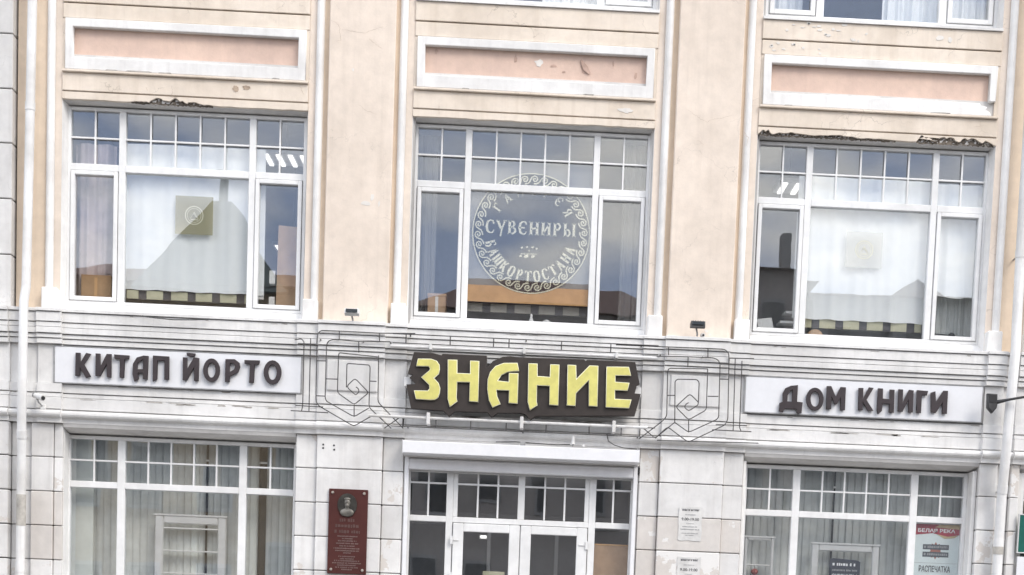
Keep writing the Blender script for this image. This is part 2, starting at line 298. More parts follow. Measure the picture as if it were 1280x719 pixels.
flat('posterdark', (0.10, 0.115, 0.13), 0.4, var=0.1)
flat('posterwhite', (0.82, 0.82, 0.82), 0.4, var=0.02)
flat('posterrust', (0.40, 0.16, 0.12), 0.4, var=0.1)
flat('signnavy', (0.045, 0.05, 0.07), 0.4, var=0.1)
flat('green', (0.008, 0.11, 0.085), 0.4, var=0.1)
flat('slat', (0.62, 0.64, 0.62), 0.7, var=0.08)
flat('slatlight', (0.68, 0.71, 0.68), 0.7, var=0.05)
flat('showcase', (0.62, 0.62, 0.615), 0.5, var=0.06)
flat('redball', (0.28, 0.05, 0.04), 0.5, var=0.1)
flat('lampglow', (0.8, 0.8, 0.8), 0.5, emit=((1.0, 0.98, 0.94), 0.9))
flat('crackline', (0.55, 0.45, 0.36), 0.9)
flat('flake', (0.78, 0.74, 0.69), 0.85, var=0.08)
flat('flakedark', (0.54, 0.38, 0.31), 0.85, var=0.15)
flat('grime', (0.50, 0.47, 0.435), 0.9, var=0.25)
flat('peeled', (0.64, 0.595, 0.55), 0.9, var=0.08)
flat('rust', (0.60, 0.47, 0.36), 0.9, var=0.3)
flat('cable', (0.05, 0.05, 0.05), 0.6)
flat('pinkcurtain', (0.55, 0.47, 0.46), 0.8, var=0.1)
flat('winglass', (0.05, 0.06, 0.07), 0.08, spec=0.8)

# clear window glass: thin sheet, mirror part follows the Fresnel law, slightly wavy
m, ns, ls, bs = newmat('glass')
ns.remove(bs)
out = ns['Material Output']
geo = ns.new('ShaderNodeNewGeometry')
oi = ns.new('ShaderNodeObjectInfo')
fr = N(ns, 'ShaderNodeFresnel', IOR=1.52)
tr = ns.new('ShaderNodeBsdfTransparent')
tr.inputs['Color'].default_value = (0.985, 0.99, 0.988, 1)
gl = N(ns, 'ShaderNodeBsdfAnisotropic', Roughness=0.0)
gl.inputs['Color'].default_value = (0.92, 0.95, 1.0, 1)
nn = N(ns, 'ShaderNodeTexNoise', Scale=1.3, Detail=1.5)
off = ns.new('ShaderNodeVectorMath')
off.operation = 'ADD'
mul = mathn(ns, ls, 'MULTIPLY', oi.outputs['Random'], 9.0)
ls.new(geo.outputs['Position'], off.inputs[0])
ls.new(mul, off.inputs[1])
ls.new(off.outputs[0], nn.inputs['Vector'])
bp = N(ns, 'ShaderNodeBump', Strength=0.05, Distance=0.02)
ls.new(nn.outputs['Fac'], bp.inputs['Height'])
# every pane sits a hair out of true
til = ns.new('ShaderNodeCombineXYZ')
ls.new(mathn(ns, ls, 'MULTIPLY', mathn(ns, ls, 'SUBTRACT', oi.outputs['Random'], 0.5), 0.014), til.inputs[0])
ls.new(mathn(ns, ls, 'MULTIPLY', mathn(ns, ls, 'SUBTRACT', mathn(ns, ls, 'FRACT', mathn(ns, ls, 'MULTIPLY', oi.outputs['Random'], 17.31), 0.0), 0.5), 0.014), til.inputs[2])
tad = ns.new('ShaderNodeVectorMath'); tad.operation = 'ADD'
ls.new(bp.outputs['Normal'], tad.inputs[0]); ls.new(til.outputs[0], tad.inputs[1])
tno = ns.new('ShaderNodeVectorMath'); tno.operation = 'NORMALIZE'
ls.new(tad.outputs[0], tno.inputs[0])
ls.new(tno.outputs[0], gl.inputs['Normal'])
# a ray leaving the thin sheet meets the same reflectance as one entering it
ior = mathn(ns, ls, 'SUBTRACT', 1.52, mathn(ns, ls, 'MULTIPLY', geo.outputs['Backfacing'], 1.52 - 1 / 1.52))
ls.new(ior, fr.inputs['IOR'])
mx = ns.new('ShaderNodeMixShader')
ls.new(mathn(ns, ls, 'MULTIPLY', fr.outputs['Fac'], 2.2), mx.inputs['Fac'])
ls.new(tr.outputs[0], mx.inputs[1])
ls.new(gl.outputs[0], mx.inputs[2])
ls.new(mx.outputs[0], out.inputs['Surface'])

def cloth(name, col, transp, transl=0.4):
    m, ns, ls, bs = newmat(name)
    ns.remove(bs)
    out = ns['Material Output']
    geo = ns.new('ShaderNodeNewGeometry')
    n = N(ns, 'ShaderNodeTexNoise', Scale=9.0, Detail=5)
    ls.new(geo.outputs['Position'], n.inputs['Vector'])
    c = mixc(ns, ls, n.outputs['Fac'], col, tuple(v * 0.9 for v in col))
    d = ns.new('ShaderNodeBsdfDiffuse'); ls.new(c, d.inputs['Color'])
    t = ns.new('ShaderNodeBsdfTranslucent'); ls.new(c, t.inputs['Color'])
    tp = ns.new('ShaderNodeBsdfTransparent')
    a = N(ns, 'ShaderNodeMixShader', Fac=transl)
    ls.new(d.outputs[0], a.inputs[1]); ls.new(t.outputs[0], a.inputs[2])
    b = N(ns, 'ShaderNodeMixShader', Fac=transp)
    ls.new(a.outputs[0], b.inputs[1]); ls.new(tp.outputs[0], b.inputs[2])
    ls.new(b.outputs[0], out.inputs['Surface'])
cloth('sheer', (0.93, 0.945, 0.945), 0.05, 0.12)
cloth('film', (0.46, 0.45, 0.43), 0.45, 0.15)
cloth('stickerfilm', (0.46, 0.42, 0.25), 0.36, 0.25)
cloth('stickerpale', (0.80, 0.80, 0.77), 0.5, 0.3)
MT = MATS

# ------------------------------------------------------------------ mesh helpers
WORG = {}
def worg(o):
    return WORG.get(o.name, Vector((0, 0, 0))) if o else Vector((0, 0, 0))

def place(name, me, org, parent, mat=None):
    if mat and not me.materials:
        me.materials.append(MT[mat])
    o = bpy.data.objects.new(name, me)
    COL.objects.link(o)
    o.parent = parent
    o.location = Vector(org) - worg(parent)
    WORG[o.name] = Vector(org)
    return o

def empty(name, loc):
    o = bpy.data.objects.new(name, None)
    COL.objects.link(o)
    o.location = loc
    o.empty_display_size = 0.2
    WORG[o.name] = Vector(loc)
    return o

def tag(o, label, cat, group=None, kind=None):
    if label: o['label'] = label
    if cat: o['category'] = cat
    if group: o['group'] = group
    if kind: o['kind'] = kind
    return o

class MB:
    def __init__(s):
        s.v, s.f = [], []
    def add(s, vs, fs):
        k = len(s.v)
        s.v += [tuple(v) for v in vs]
        s.f += [tuple(i + k for i in f) for f in fs]
        return s
    def box(s, x0, x1, y0, y1, z0, z1, c=0.0):
        if c <= 0:
            return s.add([(x0, y0, z0), (x1, y0, z0), (x1, y1, z0), (x0, y1, z0), (x0, y0, z1), (x1, y0, z1), (x1, y1, z1), (x0, y1, z1)],
                         [(0, 3, 2, 1), (4, 5, 6, 7), (0, 1, 5, 4), (1, 2, 6, 5), (2, 3, 7, 6), (3, 0, 4, 7)])
        bm = bmesh.new()
        r = bmesh.ops.create_cube(bm, size=1)
        for v in bm.verts:
            v.co = Vector((x0 + (v.co.x + .5) * (x1 - x0), y0 + (v.co.y + .5) * (y1 - y0), z0 + (v.co.z + .5) * (z1 - z0)))
        c = min(c, 0.3 * min(x1 - x0, y1 - y0, z1 - z0))
        bmesh.ops.bevel(bm, geom=bm.edges[:], offset=c, segments=1, affect='EDGES')
        bm.verts.index_update()
        vs = [v.co[:] for v in bm.verts]
        fs = [tuple(v.index for v in f.verts) for f in bm.faces]
        bm.free()
        return s.add(vs, fs)
    def profile(s, pts, x0, x1):
        """(y,z) outline listed clockwise seen from +x, pulled along x"""
        n = len(pts)
        vs = [(x0, y, z) for y, z in pts] + [(x1, y, z) for y, z in pts]
        fs = [(i, (i + 1) % n, n + (i + 1) % n, n + i) for i in range(n)]
        fs += [tuple(range(n - 1, -1, -1)), tuple(range(n, 2 * n))]
        return s.add(vs, fs)
    def tube(s, pts, r, n=8, cap=True):
        P = [Vector(p) for p in pts]
        rings = []
        up = None
        for i, p in enumerate(P):
            if i == 0: t = P[1] - P[0]
            elif i == len(P) - 1: t = P[-1] - P[-2]
            else: t = (P[i + 1] - P[i]).normalized() + (P[i] - P[i - 1]).normalized()
            t = t.normalized() if t.length > 1e-6 else (P[i] - P[i - 1]).normalized()
            if up is None:
                up = Vector((0, 1, 0)) if abs(t.y) < 0.8 else Vector((0, 0, 1))
            a = t.cross(up).normalized()
            b = a.cross(t).normalized()
            up = b
            rr = r[i] if isinstance(r, (list, tuple)) else r
            rings.append([p + a * rr * math.cos(2 * math.pi * k / n) + b * rr * math.sin(2 * math.pi * k / n) for k in range(n)])
        vs = [v for q in rings for v in q]
        fs = []
        for i in range(len(P) - 1):
            for k in range(n):
                fs.append((i * n + k, i * n + (k + 1) % n, (i + 1) * n + (k + 1) % n, (i + 1) * n + k))
        if cap:
            fs.append(tuple(range(n - 1, -1, -1)))
            fs.append(tuple((len(P) - 1) * n + k for k in range(n)))
        return s.add(vs, fs)
    def ribbon(s, pts, w, y, closed=False):
        """flat stroke in the facade plane at depth y"""
        P = [Vector((a, b)) for a, b in pts]
        n = len(P)
        L, Rr = [], []
        for i in range(n):
            if closed: d = P[(i + 1) % n] - P[i - 1]
            elif i == 0: d = P[1] - P[0]
            elif i == n - 1: d = P[-1] - P[-2]
            else: d = (P[i + 1] - P[i]).normalized() + (P[i] - P[i - 1]).normalized()
            d = d.normalized() if d.length > 1e-9 else Vector((1, 0))
            ww = w[i] if isinstance(w, (list, tuple)) else w
            nx = Vector((-d.y, d.x)) * ww / 2
            L.append(P[i] + nx); Rr.append(P[i] - nx)
        vs = [(p.x, y, p.y) for p in L] + [(p.x, y, p.y) for p in Rr]
        m_ = n if closed else n - 1
        return s.add(vs, [(i, n + i, n + (i + 1) % n, (i + 1) % n) for i in range(m_)])
    def build(s, name, mat, parent=None, smooth=False):
        lo = [min(v[i] for v in s.v) for i in range(3)]
        hi = [max(v[i] for v in s.v) for i in range(3)]
        org = Vector(((lo[0] + hi[0]) / 2, (lo[1] + hi[1]) / 2, lo[2]))
        me = bpy.data.meshes.new(name)
        me.from_pydata([tuple(Vector(v) - org) for v in s.v], [], s.f)
        me.validate()
        if smooth:
            me.polygons.foreach_set('use_smooth', [True] * len(me.polygons))
            me.set_sharp_from_angle(angle=R_(40))
        o = place(name, me, org, parent, mat)
        return o

BOXC = {}
def box(name, x0, x1, y0, y1, z0, z1, mat, parent=None, c=0.006):
    """chamfered box; alike boxes share their mesh"""
    key = (round(x1 - x0, 4), round(y1 - y0, 4), round(z1 - z0, 4), mat, c)
    org = Vector(((x0 + x1) / 2, (y0 + y1) / 2, z0))
    if key not in BOXC:
        dx, dy, dz = (x1 - x0) / 2, (y1 - y0) / 2, z1 - z0
        b = MB().box(-dx, dx, -dy, dy, 0, dz, c)
        me = bpy.data.meshes.new(name)
        me.from_pydata(b.v, [], b.f)
        me.materials.append(MT[mat])
        BOXC[key] = me
    return place(name, BOXC[key], org, parent)

def poly(name, contours, y0, y1, mat, parent=None, bev=0.0, mat_side=None):
    """outline in the facade plane (holes allowed), thick from y0 (front) to y1"""
    cu = bpy.data.curves.new('outline', 'CURVE')
    cu.dimensions = '2D'
    cu.fill_mode = 'BOTH'
    cx = sum(p[0] for p in contours[0]) / len(contours[0])
    cz = min(p[1] for p in contours[0])
    for c in contours:
        sp = cu.splines.new('POLY')
        sp.points.add(len(c) - 1)
        for q, p in zip(sp.points, c):
            q.co = (p[0] - cx, p[1] - cz, 0, 1)
        sp.use_cyclic_u = True
    cu.extrude = (y1 - y0) / 2 - bev
    if bev:
        cu.bevel_depth = bev
        cu.bevel_resolution = 0
        cu.offset = -bev
    t = bpy.data.objects.new('outline', cu)
    me = bpy.data.meshes.new_from_object(t)
    bpy.data.objects.remove(t)
    bpy.data.curves.remove(cu)
    for v in me.vertices:
        x, y, z = v.co
        v.co = (x, -z, y)
    me.materials.clear()
    me.materials.append(MT[mat])
    if mat_side:
        me.materials.append(MT[mat_side])
        for p in me.polygons:
            p.material_index = 0 if abs(p.normal.y) > 0.9 else 1
    return place(name, me, (cx, (y0 + y1) / 2, cz), parent)

def text(name, body, x, y, z, h, mat, parent, width=None, depth=0.002, bold=0.0, cap=True):
    """flat lettering, left end at x, base line at z, capital height h"""
    cu = bpy.data.curves.new('lettering', 'FONT')
    cu.body = body
    cu.size = 1.0
    cu.extrude = depth
    cu.offset = bold
    t = bpy.data.objects.new('lettering', cu)
    me = bpy.data.meshes.new_from_object(t)
    bpy.data.objects.remove(t)
    bpy.data.curves.remove(cu)
    xs = [v.co.x for v in me.vertices]; ys = [v.co.y for v in me.vertices]
    x0, x1, y0, y1 = min(xs), max(xs), min(ys), max(ys)
    kz = h / (y1 - y0)
    kx = width / (x1 - x0) if width else kz
    for v in me.vertices:
        a, b, c = v.co
        v.co = ((a - x0) * kx, -c, (b - y0) * kz)
    me.materials.clear()
    return place(name, me, (x, y, z), parent, mat)

# ------------------------------------------------------------------ the setting: ground, road, pavement
def sheet(name, x0, x1, y0, y1, z, mat):
    b = MB()
    nx, ny = 8, 8
    for i in range(nx + 1):
        for j in range(ny + 1):
            b.v.append((x0 + (x1 - x0) * i / nx, y0 + (y1 - y0) * j / ny, z))
    for i in range(nx):
        for j in range(ny):
            k = i * (ny + 1) + j
            b.f.append((k, k + ny + 1, k + ny + 2, k + 1))
    return tag(b.build(name, mat), None, None, kind='structure')
sheet('ground', -1500, 1500, -1500, 1500, -0.16, 'earth')
sheet('road', -120, 120, -30.0, -4.2, -0.15 + 0.004, 'asphalt')
pv = MB().box(-120, 120, -4.0, 6.0, -0.15, 0.0).build('pavement', 'paving'); tag(pv, None, None, kind='structure')
kb = MB().box(-120, 120, -4.2, -4.0, -0.15, 0.01, 0.015).build('kerb', 'white'); tag(kb, None, None, kind='structure')
pv2 = MB().box(-120, 120, -36.0, -30.2, -0.15, 0.0).build('pavement', 'paving'); tag(pv2, None, None, kind='structure')
kb2 = MB().box(-120, 120, -30.2, -30.0, -0.15, 0.01, 0.015).build('kerb', 'white'); tag(kb2, None, None, kind='structure')

# ------------------------------------------------------------------ the bookshop building
BLD = empty('bookshop_building', (0, 0, 0))
tag(BLD, 'three-bay bookshop building with beige upper storeys over a white rusticated ground floor', 'building')
BAYS = (-4.5, 0.0, 4.5)
XL, XR = -6.66, 13.2                       # ends of the building
FARBAY = 8.35
YW, YP = -0.22, -0.32                      # wall strips, pilaster faces

# rooms behind the windows (closed, so that they stay as dark as real rooms)
box('floor_slab', XL, XR, 0.12, 6.2, 4.62, 4.95, 'room', BLD, 0)
box('floor_slab', XL, XR, 0.12, 6.2, 8.5, 8.85, 'room', BLD, 0)
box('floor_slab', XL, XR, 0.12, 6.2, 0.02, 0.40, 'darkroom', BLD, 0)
box('roof_slab', XL - 0.1, XR + 0.1, -0.7, 6.4, 12.6, 12.9, 'soffit', BLD, 0.02)
box('room_wall', XL, XR, 6.0, 6.2, 0.40, 12.6, 'room', BLD, 0)
box('room_wall', XL, XL + 0.2, 0.12, 6.0, 0.40, 12.6, 'room', BLD, 0)
box('room_wall', XR - 0.2, XR, 0.12, 6.0, 0.40, 12.6, 'room', BLD, 0)
for x in (-2.24, 2.24):
    box('room_wall', x - 0.1, x + 0.1, 0.12, 6.0, 4.95, 8.5, 'room', BLD, 0)
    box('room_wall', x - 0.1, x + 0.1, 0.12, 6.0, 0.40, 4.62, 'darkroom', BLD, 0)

def core(x0, x1, z0, z1):
    """masonry behind the facing"""
    box('masonry', x0, x1, -0.17, 0.12, z0, z1, 'joint', BLD, 0)

# --- upper storeys: pilasters, strips, round mouldings, plinths
def pilaster(c):
    box('pilaster', c - 0.425, c + 0.425, YP, -0.17, 5.25, 12.6, 'beige', BLD, 0.012)
for c in (-2.24, 2.26, 11.0):
    pilaster(c)
for bc in BAYS + (FARBAY,):
    for sgn in (-1, 1):
        x = bc + sgn * 1.575
        a, b = sorted((x, bc + sgn * 1.69))
        # jamb strip beside the window, its inner edge splayed towards the frame
        s = MB()
        xi = bc + sgn * 1.535
        vs = [(x, YW, 5.25), (bc + sgn * 1.69, YW, 5.25), (bc + sgn * 1.69, 0.12, 5.25), (xi, 0.12, 5.25), (xi, -0.03, 5.25)]
        vs2 = [(p[0], p[1], 12.6) for p in vs]
        order = [(i, (i + 1) % 5, 5 + (i + 1) % 5, 5 + i) for i in range(5)] + [(4, 3, 2, 1, 0), (5, 6, 7, 8, 9)]
        if sgn > 0: pass
        else: order = [tuple(reversed(f)) for f in order]
        s.add(vs + vs2, order)
        o = s.build('jamb_strip', 'beige', BLD)
        o.data.materials.append(MT['trimwhite'])
        for p in o.data.polygons:                       # the splayed reveal is painted white
            if abs(p.normal.y) < 0.99 and abs(p.normal.z) < 0.5 and p.center.x * sgn < 0 and abs(p.normal.x) > 0.3:
                p.material_index = 1
        c0, c1 = sorted((bc + sgn * 1.69, bc + sgn * 1.86))
        if bc == -4.5 and sgn < 0: c0 = -6.64
        if bc == 4.5 and sgn > 0: c1 = 6.56
        if bc == FARBAY and sgn < 0: c0 = 6.56
        if bc == FARBAY and sgn > 0: c1 = 10.6
        box('wall_strip', c0, c1, -0.232, 0.12, 5.25, 12.6, 'tan', BLD, 0.004)
        # half-round white moulding
        t = MB()
        n = 9
        mx_ = bc + sgn * 1.715
        for zz in (5.52, 12.55):
            for k in range(n):
                an = math.pi * k / (n - 1)
                t.v.append((mx_ - 0.052 * math.cos(an), -0.225 - 0.07 * math.sin(an), zz))
        for k in range(n - 1):
            t.f.append((k, k + 1, n + k + 1, n + k))
        o = t.build('moulding', 'trimwhite', BLD, True)
        p0, p1 = sorted((bc + sgn * 1.578, bc + sgn * 1.775))
        box('plinth_block', p0, p1, -0.38, -0.19, 5.235, 5.525, 'trimwhite', BLD, 0.012)
for c in (-2.24, 2.26):
    core(c - 0.7, c + 0.7, 5.0, 12.6)

# --- upper windows
def bar(mb, x0, x1, z0, z1, y0=-0.055, y1=0.05, c=0.006):
    mb.box(x0, x1, y0, y1, z0, z1, c)

def upper_window(bc):
    z0, zt, zr, zs, ztop = 5.385, 7.09, 7.18, 7.51, 7.895
    f = MB()
    bar(f, bc - 1.545, bc - 1.505, z0, ztop)
    bar(f, bc + 1.505, bc + 1.545, z0, ztop)
    bar(f, bc - 1.505, bc + 1.505, ztop - 0.04, ztop)
    bar(f, bc - 1.505, bc + 1.505, z0, z0 + 0.045)
    for s in (-1, 1):
        a, b = sorted((bc + s * 0.80, bc + s * 0.885))
        bar(f, a, b, z0 + 0.045, ztop - 0.04)
        a, b = sorted((bc + s * 0.885, bc + s * 1.505))
        bar(f, a, b, zt + 0.005, zr)
    bar(f, bc - 0.80, bc + 0.80, zt, zr)
    win = f.build('window', 'pvc', BLD)
    # transom lights: muntins and small panes
    for (a, b, k) in ((bc - 1.505, bc - 0.885, 2), (bc - 0.80, bc + 0.80, 5), (bc + 0.885, bc + 1.505, 2)):
        w_ = (b - a) / k
        box('muntin', a, b, -0.042, -0.012, zs - 0.011, zs + 0.011, 'pvc', win, 0.003)
        for i in range(k):
            if i:
                box('muntin', a + i * w_ - 0.011, a + i * w_ + 0.011, -0.044, -0.014, zr, ztop - 0.04, 'pvc', win, 0.003)
            box('pane', a + i * w_ + 0.004, a + (i + 1) * w_ - 0.004, -0.004, 0.004, zs + 0.004, ztop - 0.035, 'glass', win, 0)
            box('pane', a + i * w_ + 0.004, a + (i + 1) * w_ - 0.004, -0.004, 0.004, zr - 0.004, zs - 0.004, 'glass', win, 0)
    box('pane', bc - 0.805, bc + 0.805, -0.004, 0.004, z0 + 0.04, zt + 0.004, 'glass', win, 0)
    for s in (-1, 1):
        a, b = sorted((bc + s * 0.892, bc + s * 1.498))
        sf = MB()
        za, zb, t = z0 + 0.048, zt - 0.002, 0.052
        bar(sf, a, a + t, za, zb, -0.075, 0.03); bar(sf, b - t, b, za, zb, -0.075, 0.03)
        bar(sf, a + t, b - t, za, za + t, -0.075, 0.03); bar(sf, a + t, b - t, zb - t, zb, -0.075, 0.03)
        sf.build('sash', 'pvc', win)
        box('pane', a + t - 0.004, b - t + 0.004, -0.014, -0.006, za + t - 0.004, zb - t + 0.004, 'glass', win, 0)
        hx = b - t + 0.012 if s < 0 else a + 0.012
        box('handle', hx, hx + 0.02, 0.03, 0.06, 6.15, 6.29, 'pvc', win, 0.004)
    # steep metal sill under the window
    s = MB().profile([(0.05, 5.384), (-0.055, 5.384), (-0.27, 5.235), (-0.30, 5.232), (-0.30, 5.205), (0.05, 5.205)], bc - 1.578, bc + 1.578)
    s.build('window_sill', 'sillmetal', BLD)
    return win
for bc in BAYS + (FARBAY,):
    upper_window(bc)

# --- spandrel: lip over the window, grooved bands, framed pink panel, sill of the window above
def jag(x0, x1, z, dz, n, seed):
    r = random.Random(seed)
    return [(x0 + (x1 - x0) * (i + 0.5 * r.random()) / n, z + dz * (0.25 + 0.75 * r.random())) for i in range(n)]

def spandrel(bc, breaks, seed):
    a, b = bc - 1.573, bc + 1.573
    r = random.Random(seed)
    bottom = [(a, 7.935)]
    x = a
    def sound(x0, x1):
        k = int((x1 - x0) / 0.12)
        return [(x0 + (x1 - x0) * (i + 1) / (k + 1), 7.935 + r.uniform(-0.005, 0.005)) for i in range(k)]
    holes = []
    for (p, q, d, e0, e1) in breaks:
        bottom += sound(x, p)
        n = max(6, int((q - p) / 0.03))
        w1, w2, w3 = r.uniform(5, 8), r.uniform(14, 20), r.uniform(0, 6)
        edge = []
        for i in range(n + 1):
            t = i / n
            env = min(1, t / max(e0, 1e-3), (1 - t) / max(e1, 1e-3)) ** 0.8
            hgt = d * env * (0.62 + 0.25 * math.sin(w1 * t * 3 + w3) + 0.13 * math.sin(w2 * t * 3) + r.uniform(-0.16, 0.16))
            edge.append((p + (q - p) * (t + r.uniform(-0.2, 0.2) / n), 7.936 + max(0.002, hgt)))
        edge[0], edge[-1] = (p, 7.936), (q, 7.936)
        bottom += edge
        holes.append((p, q))
        x = q
    bottom += sound(x, b)
    bottom += [(b, 7.935)]
    poly('lintel_lip', [bottom + [(b, 8.024), (a, 8.024)]], -0.238, -0.18, 'band', BLD, 0.002)
    for (p, q) in holes:                                 # bare dark masonry where the plaster has fallen
        g = MB()                                         # rough broken surface, set back behind the lip
        nx_, nz_ = max(8, int((q - p) / 0.02)), 5
        for i in range(nx_ + 1):
            for k in range(nz_ + 1):
                g.v.append((p + (q - p) * i / nx_, -0.196 - r.uniform(0, 0.022) + 0.012 * k / nz_, 7.916 + 0.118 * k / nz_ + (r.uniform(-0.006, 0.012) if k == 0 else 0)))
        for i in range(nx_):
            for k in range(nz_):
                m0 = i * (nz_ + 1) + k
                g.f.append((m0, m0 + nz_ + 1, m0 + nz_ + 2, m0 + 1))
        g.build('broken_plaster', 'broken', BLD)
    # sloping soffit down to the window head
    s = MB().profile([(-0.20, 7.94), (0.10, 7.885), (0.10, 8.5), (-0.20, 8.5)][::-1], a, b)
    s.build('soffit', 'soffit', BLD)
    box('plaster_band', a, b, -0.244, -0.17, 8.038, 8.262, 'band', BLD, 0.006)
    box('ledge', a, b, -0.285, -0.17, 8.264, 8.292, 'band', BLD, 0.006)
    xi, xo = 1.435, 1.535
    inner = [(bc - xi, 8.452), (bc - xi, 8.828), (bc + xi, 8.828), (bc + xi, 8.452)]
    if bc == 4.5:                                        # the lower right corner has fallen off
        poly('panel_frame', [[(bc - xo, 8.296), (5.98, 8.296), (5.96, 8.34), (5.90, 8.375), (5.92, 8.41), (5.83, 8.425), (5.82, 8.452), (bc - xi, 8.452), (bc - xi, 8.828), (bc + xi, 8.828),
                              (bc + xi, 8.49), (5.97, 8.475), (bc + xo - 0.01, 8.485), (bc + xo, 8.932), (bc - xo, 8.932)]], -0.272, -0.17, 'trimwhite', BLD, 0.007)
    else:
        poly('panel_frame', [[(bc - xo, 8.296), (bc + xo, 8.296), (bc + xo, 8.932), (bc - xo, 8.932)], inner], -0.272, -0.17, 'trimwhite', BLD, 0.007)
    for s_ in (-1, 1):
        p, q = sorted((bc + s_ * 1.52, bc + s_ * 1.573))
        box('margin_strip', p, q, -0.225, -0.15, 8.292, 8.940, 'band', BLD, 0.002)
    box('panel', bc - 1.54, bc + 1.54, -0.185, -0.165, 8.30, 8.93, 'pink', BLD, 0)
    box('plaster_band', a, b, -0.240, -0.17, 8.940, 9.122, 'band', BLD, 0.008)
    box('plaster_band', a, b, -0.248, -0.17, 9.136, 9.375, 'band', BLD, 0.006)
    box('masonry', a, b, -0.165, 0.12, 8.50, 9.40, 'joint', BLD, 0)
    # window of the next storey
    f = MB()
    za, zb = 9.44, 11.9
    for (p, q) in ((-1.56, -1.49), (-0.86, -0.76), (0.76, 0.86), (1.49, 1.56)):
        bar(f, bc + p, bc + q, za, zb)
    for (p, q) in ((-1.49, -0.86), (-0.76, 0.76), (0.86, 1.49)):
        bar(f, bc + p, bc + q, za, za + 0.075)
        bar(f, bc + p, bc + q, zb - 0.075, zb)
        bar(f, bc + p, bc + q, 11.1, 11.17)
    win = f.build('window', 'pvc', BLD)
    for (p, q) in ((-1.495, -0.855), (-0.765, 0.765), (0.855, 1.495)):
        box('pane', bc + p, bc + q, -0.004, 0.004, za + 0.07, 11.105, 'glass', win, 0)
        box('pane', bc + p, bc + q, -0.004, 0.004, 11.165, zb - 0.07, 'glass', win, 0)
    for s_ in (-1, 1):
        p, q = sorted((bc + s_ * 0.875, bc + s_ * 1.475))
        sf = MB()
        bar(sf, p, p + 0.06, za + 0.08, 11.095, -0.075, -0.01); bar(sf, q - 0.06, q, za + 0.08, 11.095, -0.075, -0.01)
        bar(sf, p + 0.06, q - 0.06, za + 0.08, za + 0.14, -0.075, -0.01); bar(sf, p + 0.06, q - 0.06, 11.035, 11.095, -0.075, -0.01)
        sf.build('sash', 'pvc', win)
    s = MB().profile([(0.05, 9.438), (-0.055, 9.438), (-0.26, 9.412), (-0.275, 9.41), (-0.275, 9.378), (0.05, 9.378)], bc - 1.572, bc + 1.572)
    s.build('window_sill', 'sillmetal', BLD)
    box('plaster_band', a, b, -0.24, 0.10, 11.9, 12.6, 'band', BLD, 0.006)

spandrel(-4.5, [(-5.20, -4.97, 0.012, 0.3, 0.1), (-4.97, -4.15, 0.075, 0.08, 0.7)], 3)
spandrel(0.0, [], 5)
spandrel(4.5, [(2.94, 3.12, 0.085, 0.2, 0.5), (3.12, 4.75, 0.035, 0.05, 0.5), (5.02, 6.05, 0.085, 0.06, 0.1)], 9)
spandrel(FARBAY, [], 12)

# --- main cornice, frieze and lower string course, stepping forward at the piers
def fascias(top, bands, back):
    """stacked flat fascias (front y, z top, z bottom) split by narrow undercut slots"""
    pts = [(-0.15, top)]
    for k, (y, z1, z0) in enumerate(bands):
        pts += [(y + 0.004, z1), (y, z1 - 0.004), (y, z0 + 0.003), (y + 0.003, z0)]
        if k < len(bands) - 1:
            zn, yn = bands[k + 1][1], bands[k + 1][0]
            pts += [(max(y, yn) + 0.035, z0 + 0.004), (max(y, yn) + 0.035, zn)]
    return pts + [(back, bands[-1][2]), (-0.15, bands[-1][2] - 0.0005)]
CORN = fascias(5.252, [(-0.475, 5.240, 5.200), (-0.452, 5.190, 5.074), (-0.436, 5.064, 5.008), (-0.446, 5.001, 4.930), (-0.420, 4.919, 4.872), (-0.402, 4.862, 4.802)], -0.345)
STRG = fascias(4.300, [(-0.378, 4.298, 4.186), (-0.366, 4.174, 4.128), (-0.392, 4.120, 3.972)], -0.37)[:-2] + [(-0.36, 3.974), (-0.36, 3.960), (-0.40, 3.956), (-0.428, 3.945),
        (-0.442, 3.925), (-0.444, 3.902), (-0.432, 3.880), (-0.405, 3.866), (-0.378, 3.860), (-0.372, 3.852), (-0.366, 3.80), (-0.15, 3.80)]
def course(x0, x1, dy):
    MB().profile([(y + dy if y < -0.2 else y, z) for y, z in CORN], x0, x1).build('cornice', 'cornice', BLD)
    MB().profile([(y + dy if y < -0.2 else y, z) for y, z in STRG], x0, x1).build('string_course', 'cornice', BLD)
BAYX = [(-5.985, -2.965), (-1.545, 1.535), (2.935, 6.075), (6.86, 9.85)]
PIER = [(-6.30, -5.985, -0.055), (-6.66, -6.30, -0.01), (-2.965, -2.685, -0.035), (-2.685, -1.825, -0.085), (-1.825, -1.545, -0.035),
        (1.535, 1.815, -0.035), (1.815, 2.665, -0.085), (2.665, 2.935, -0.035), (6.075, 6.325, -0.055), (6.325, 6.50, -0.005), (6.50, 6.86, -0.06), (9.85, 13.2, -0.03)]
for a, b in BAYX:
    course(a, b, 0.0)
    box('frieze', a, b, -0.345, -0.15, 4.302, 4.798, 'white', BLD, 0.004)
for a, b, dy in PIER:
    course(a, b, dy)
    box('frieze', a, b, -0.345 + dy, -0.15, 4.302, 4.798, 'white', BLD, 0.004)
# raised panels on the frieze of the two middle piers
for c in (-2.24, 2.24):
    box('frieze_panel', c - 0.33, c + 0.33, -0.455, -0.42, 4.36, 4.76, 'white', BLD, 0.012)
core(XL, XR, 3.75, 5.25)

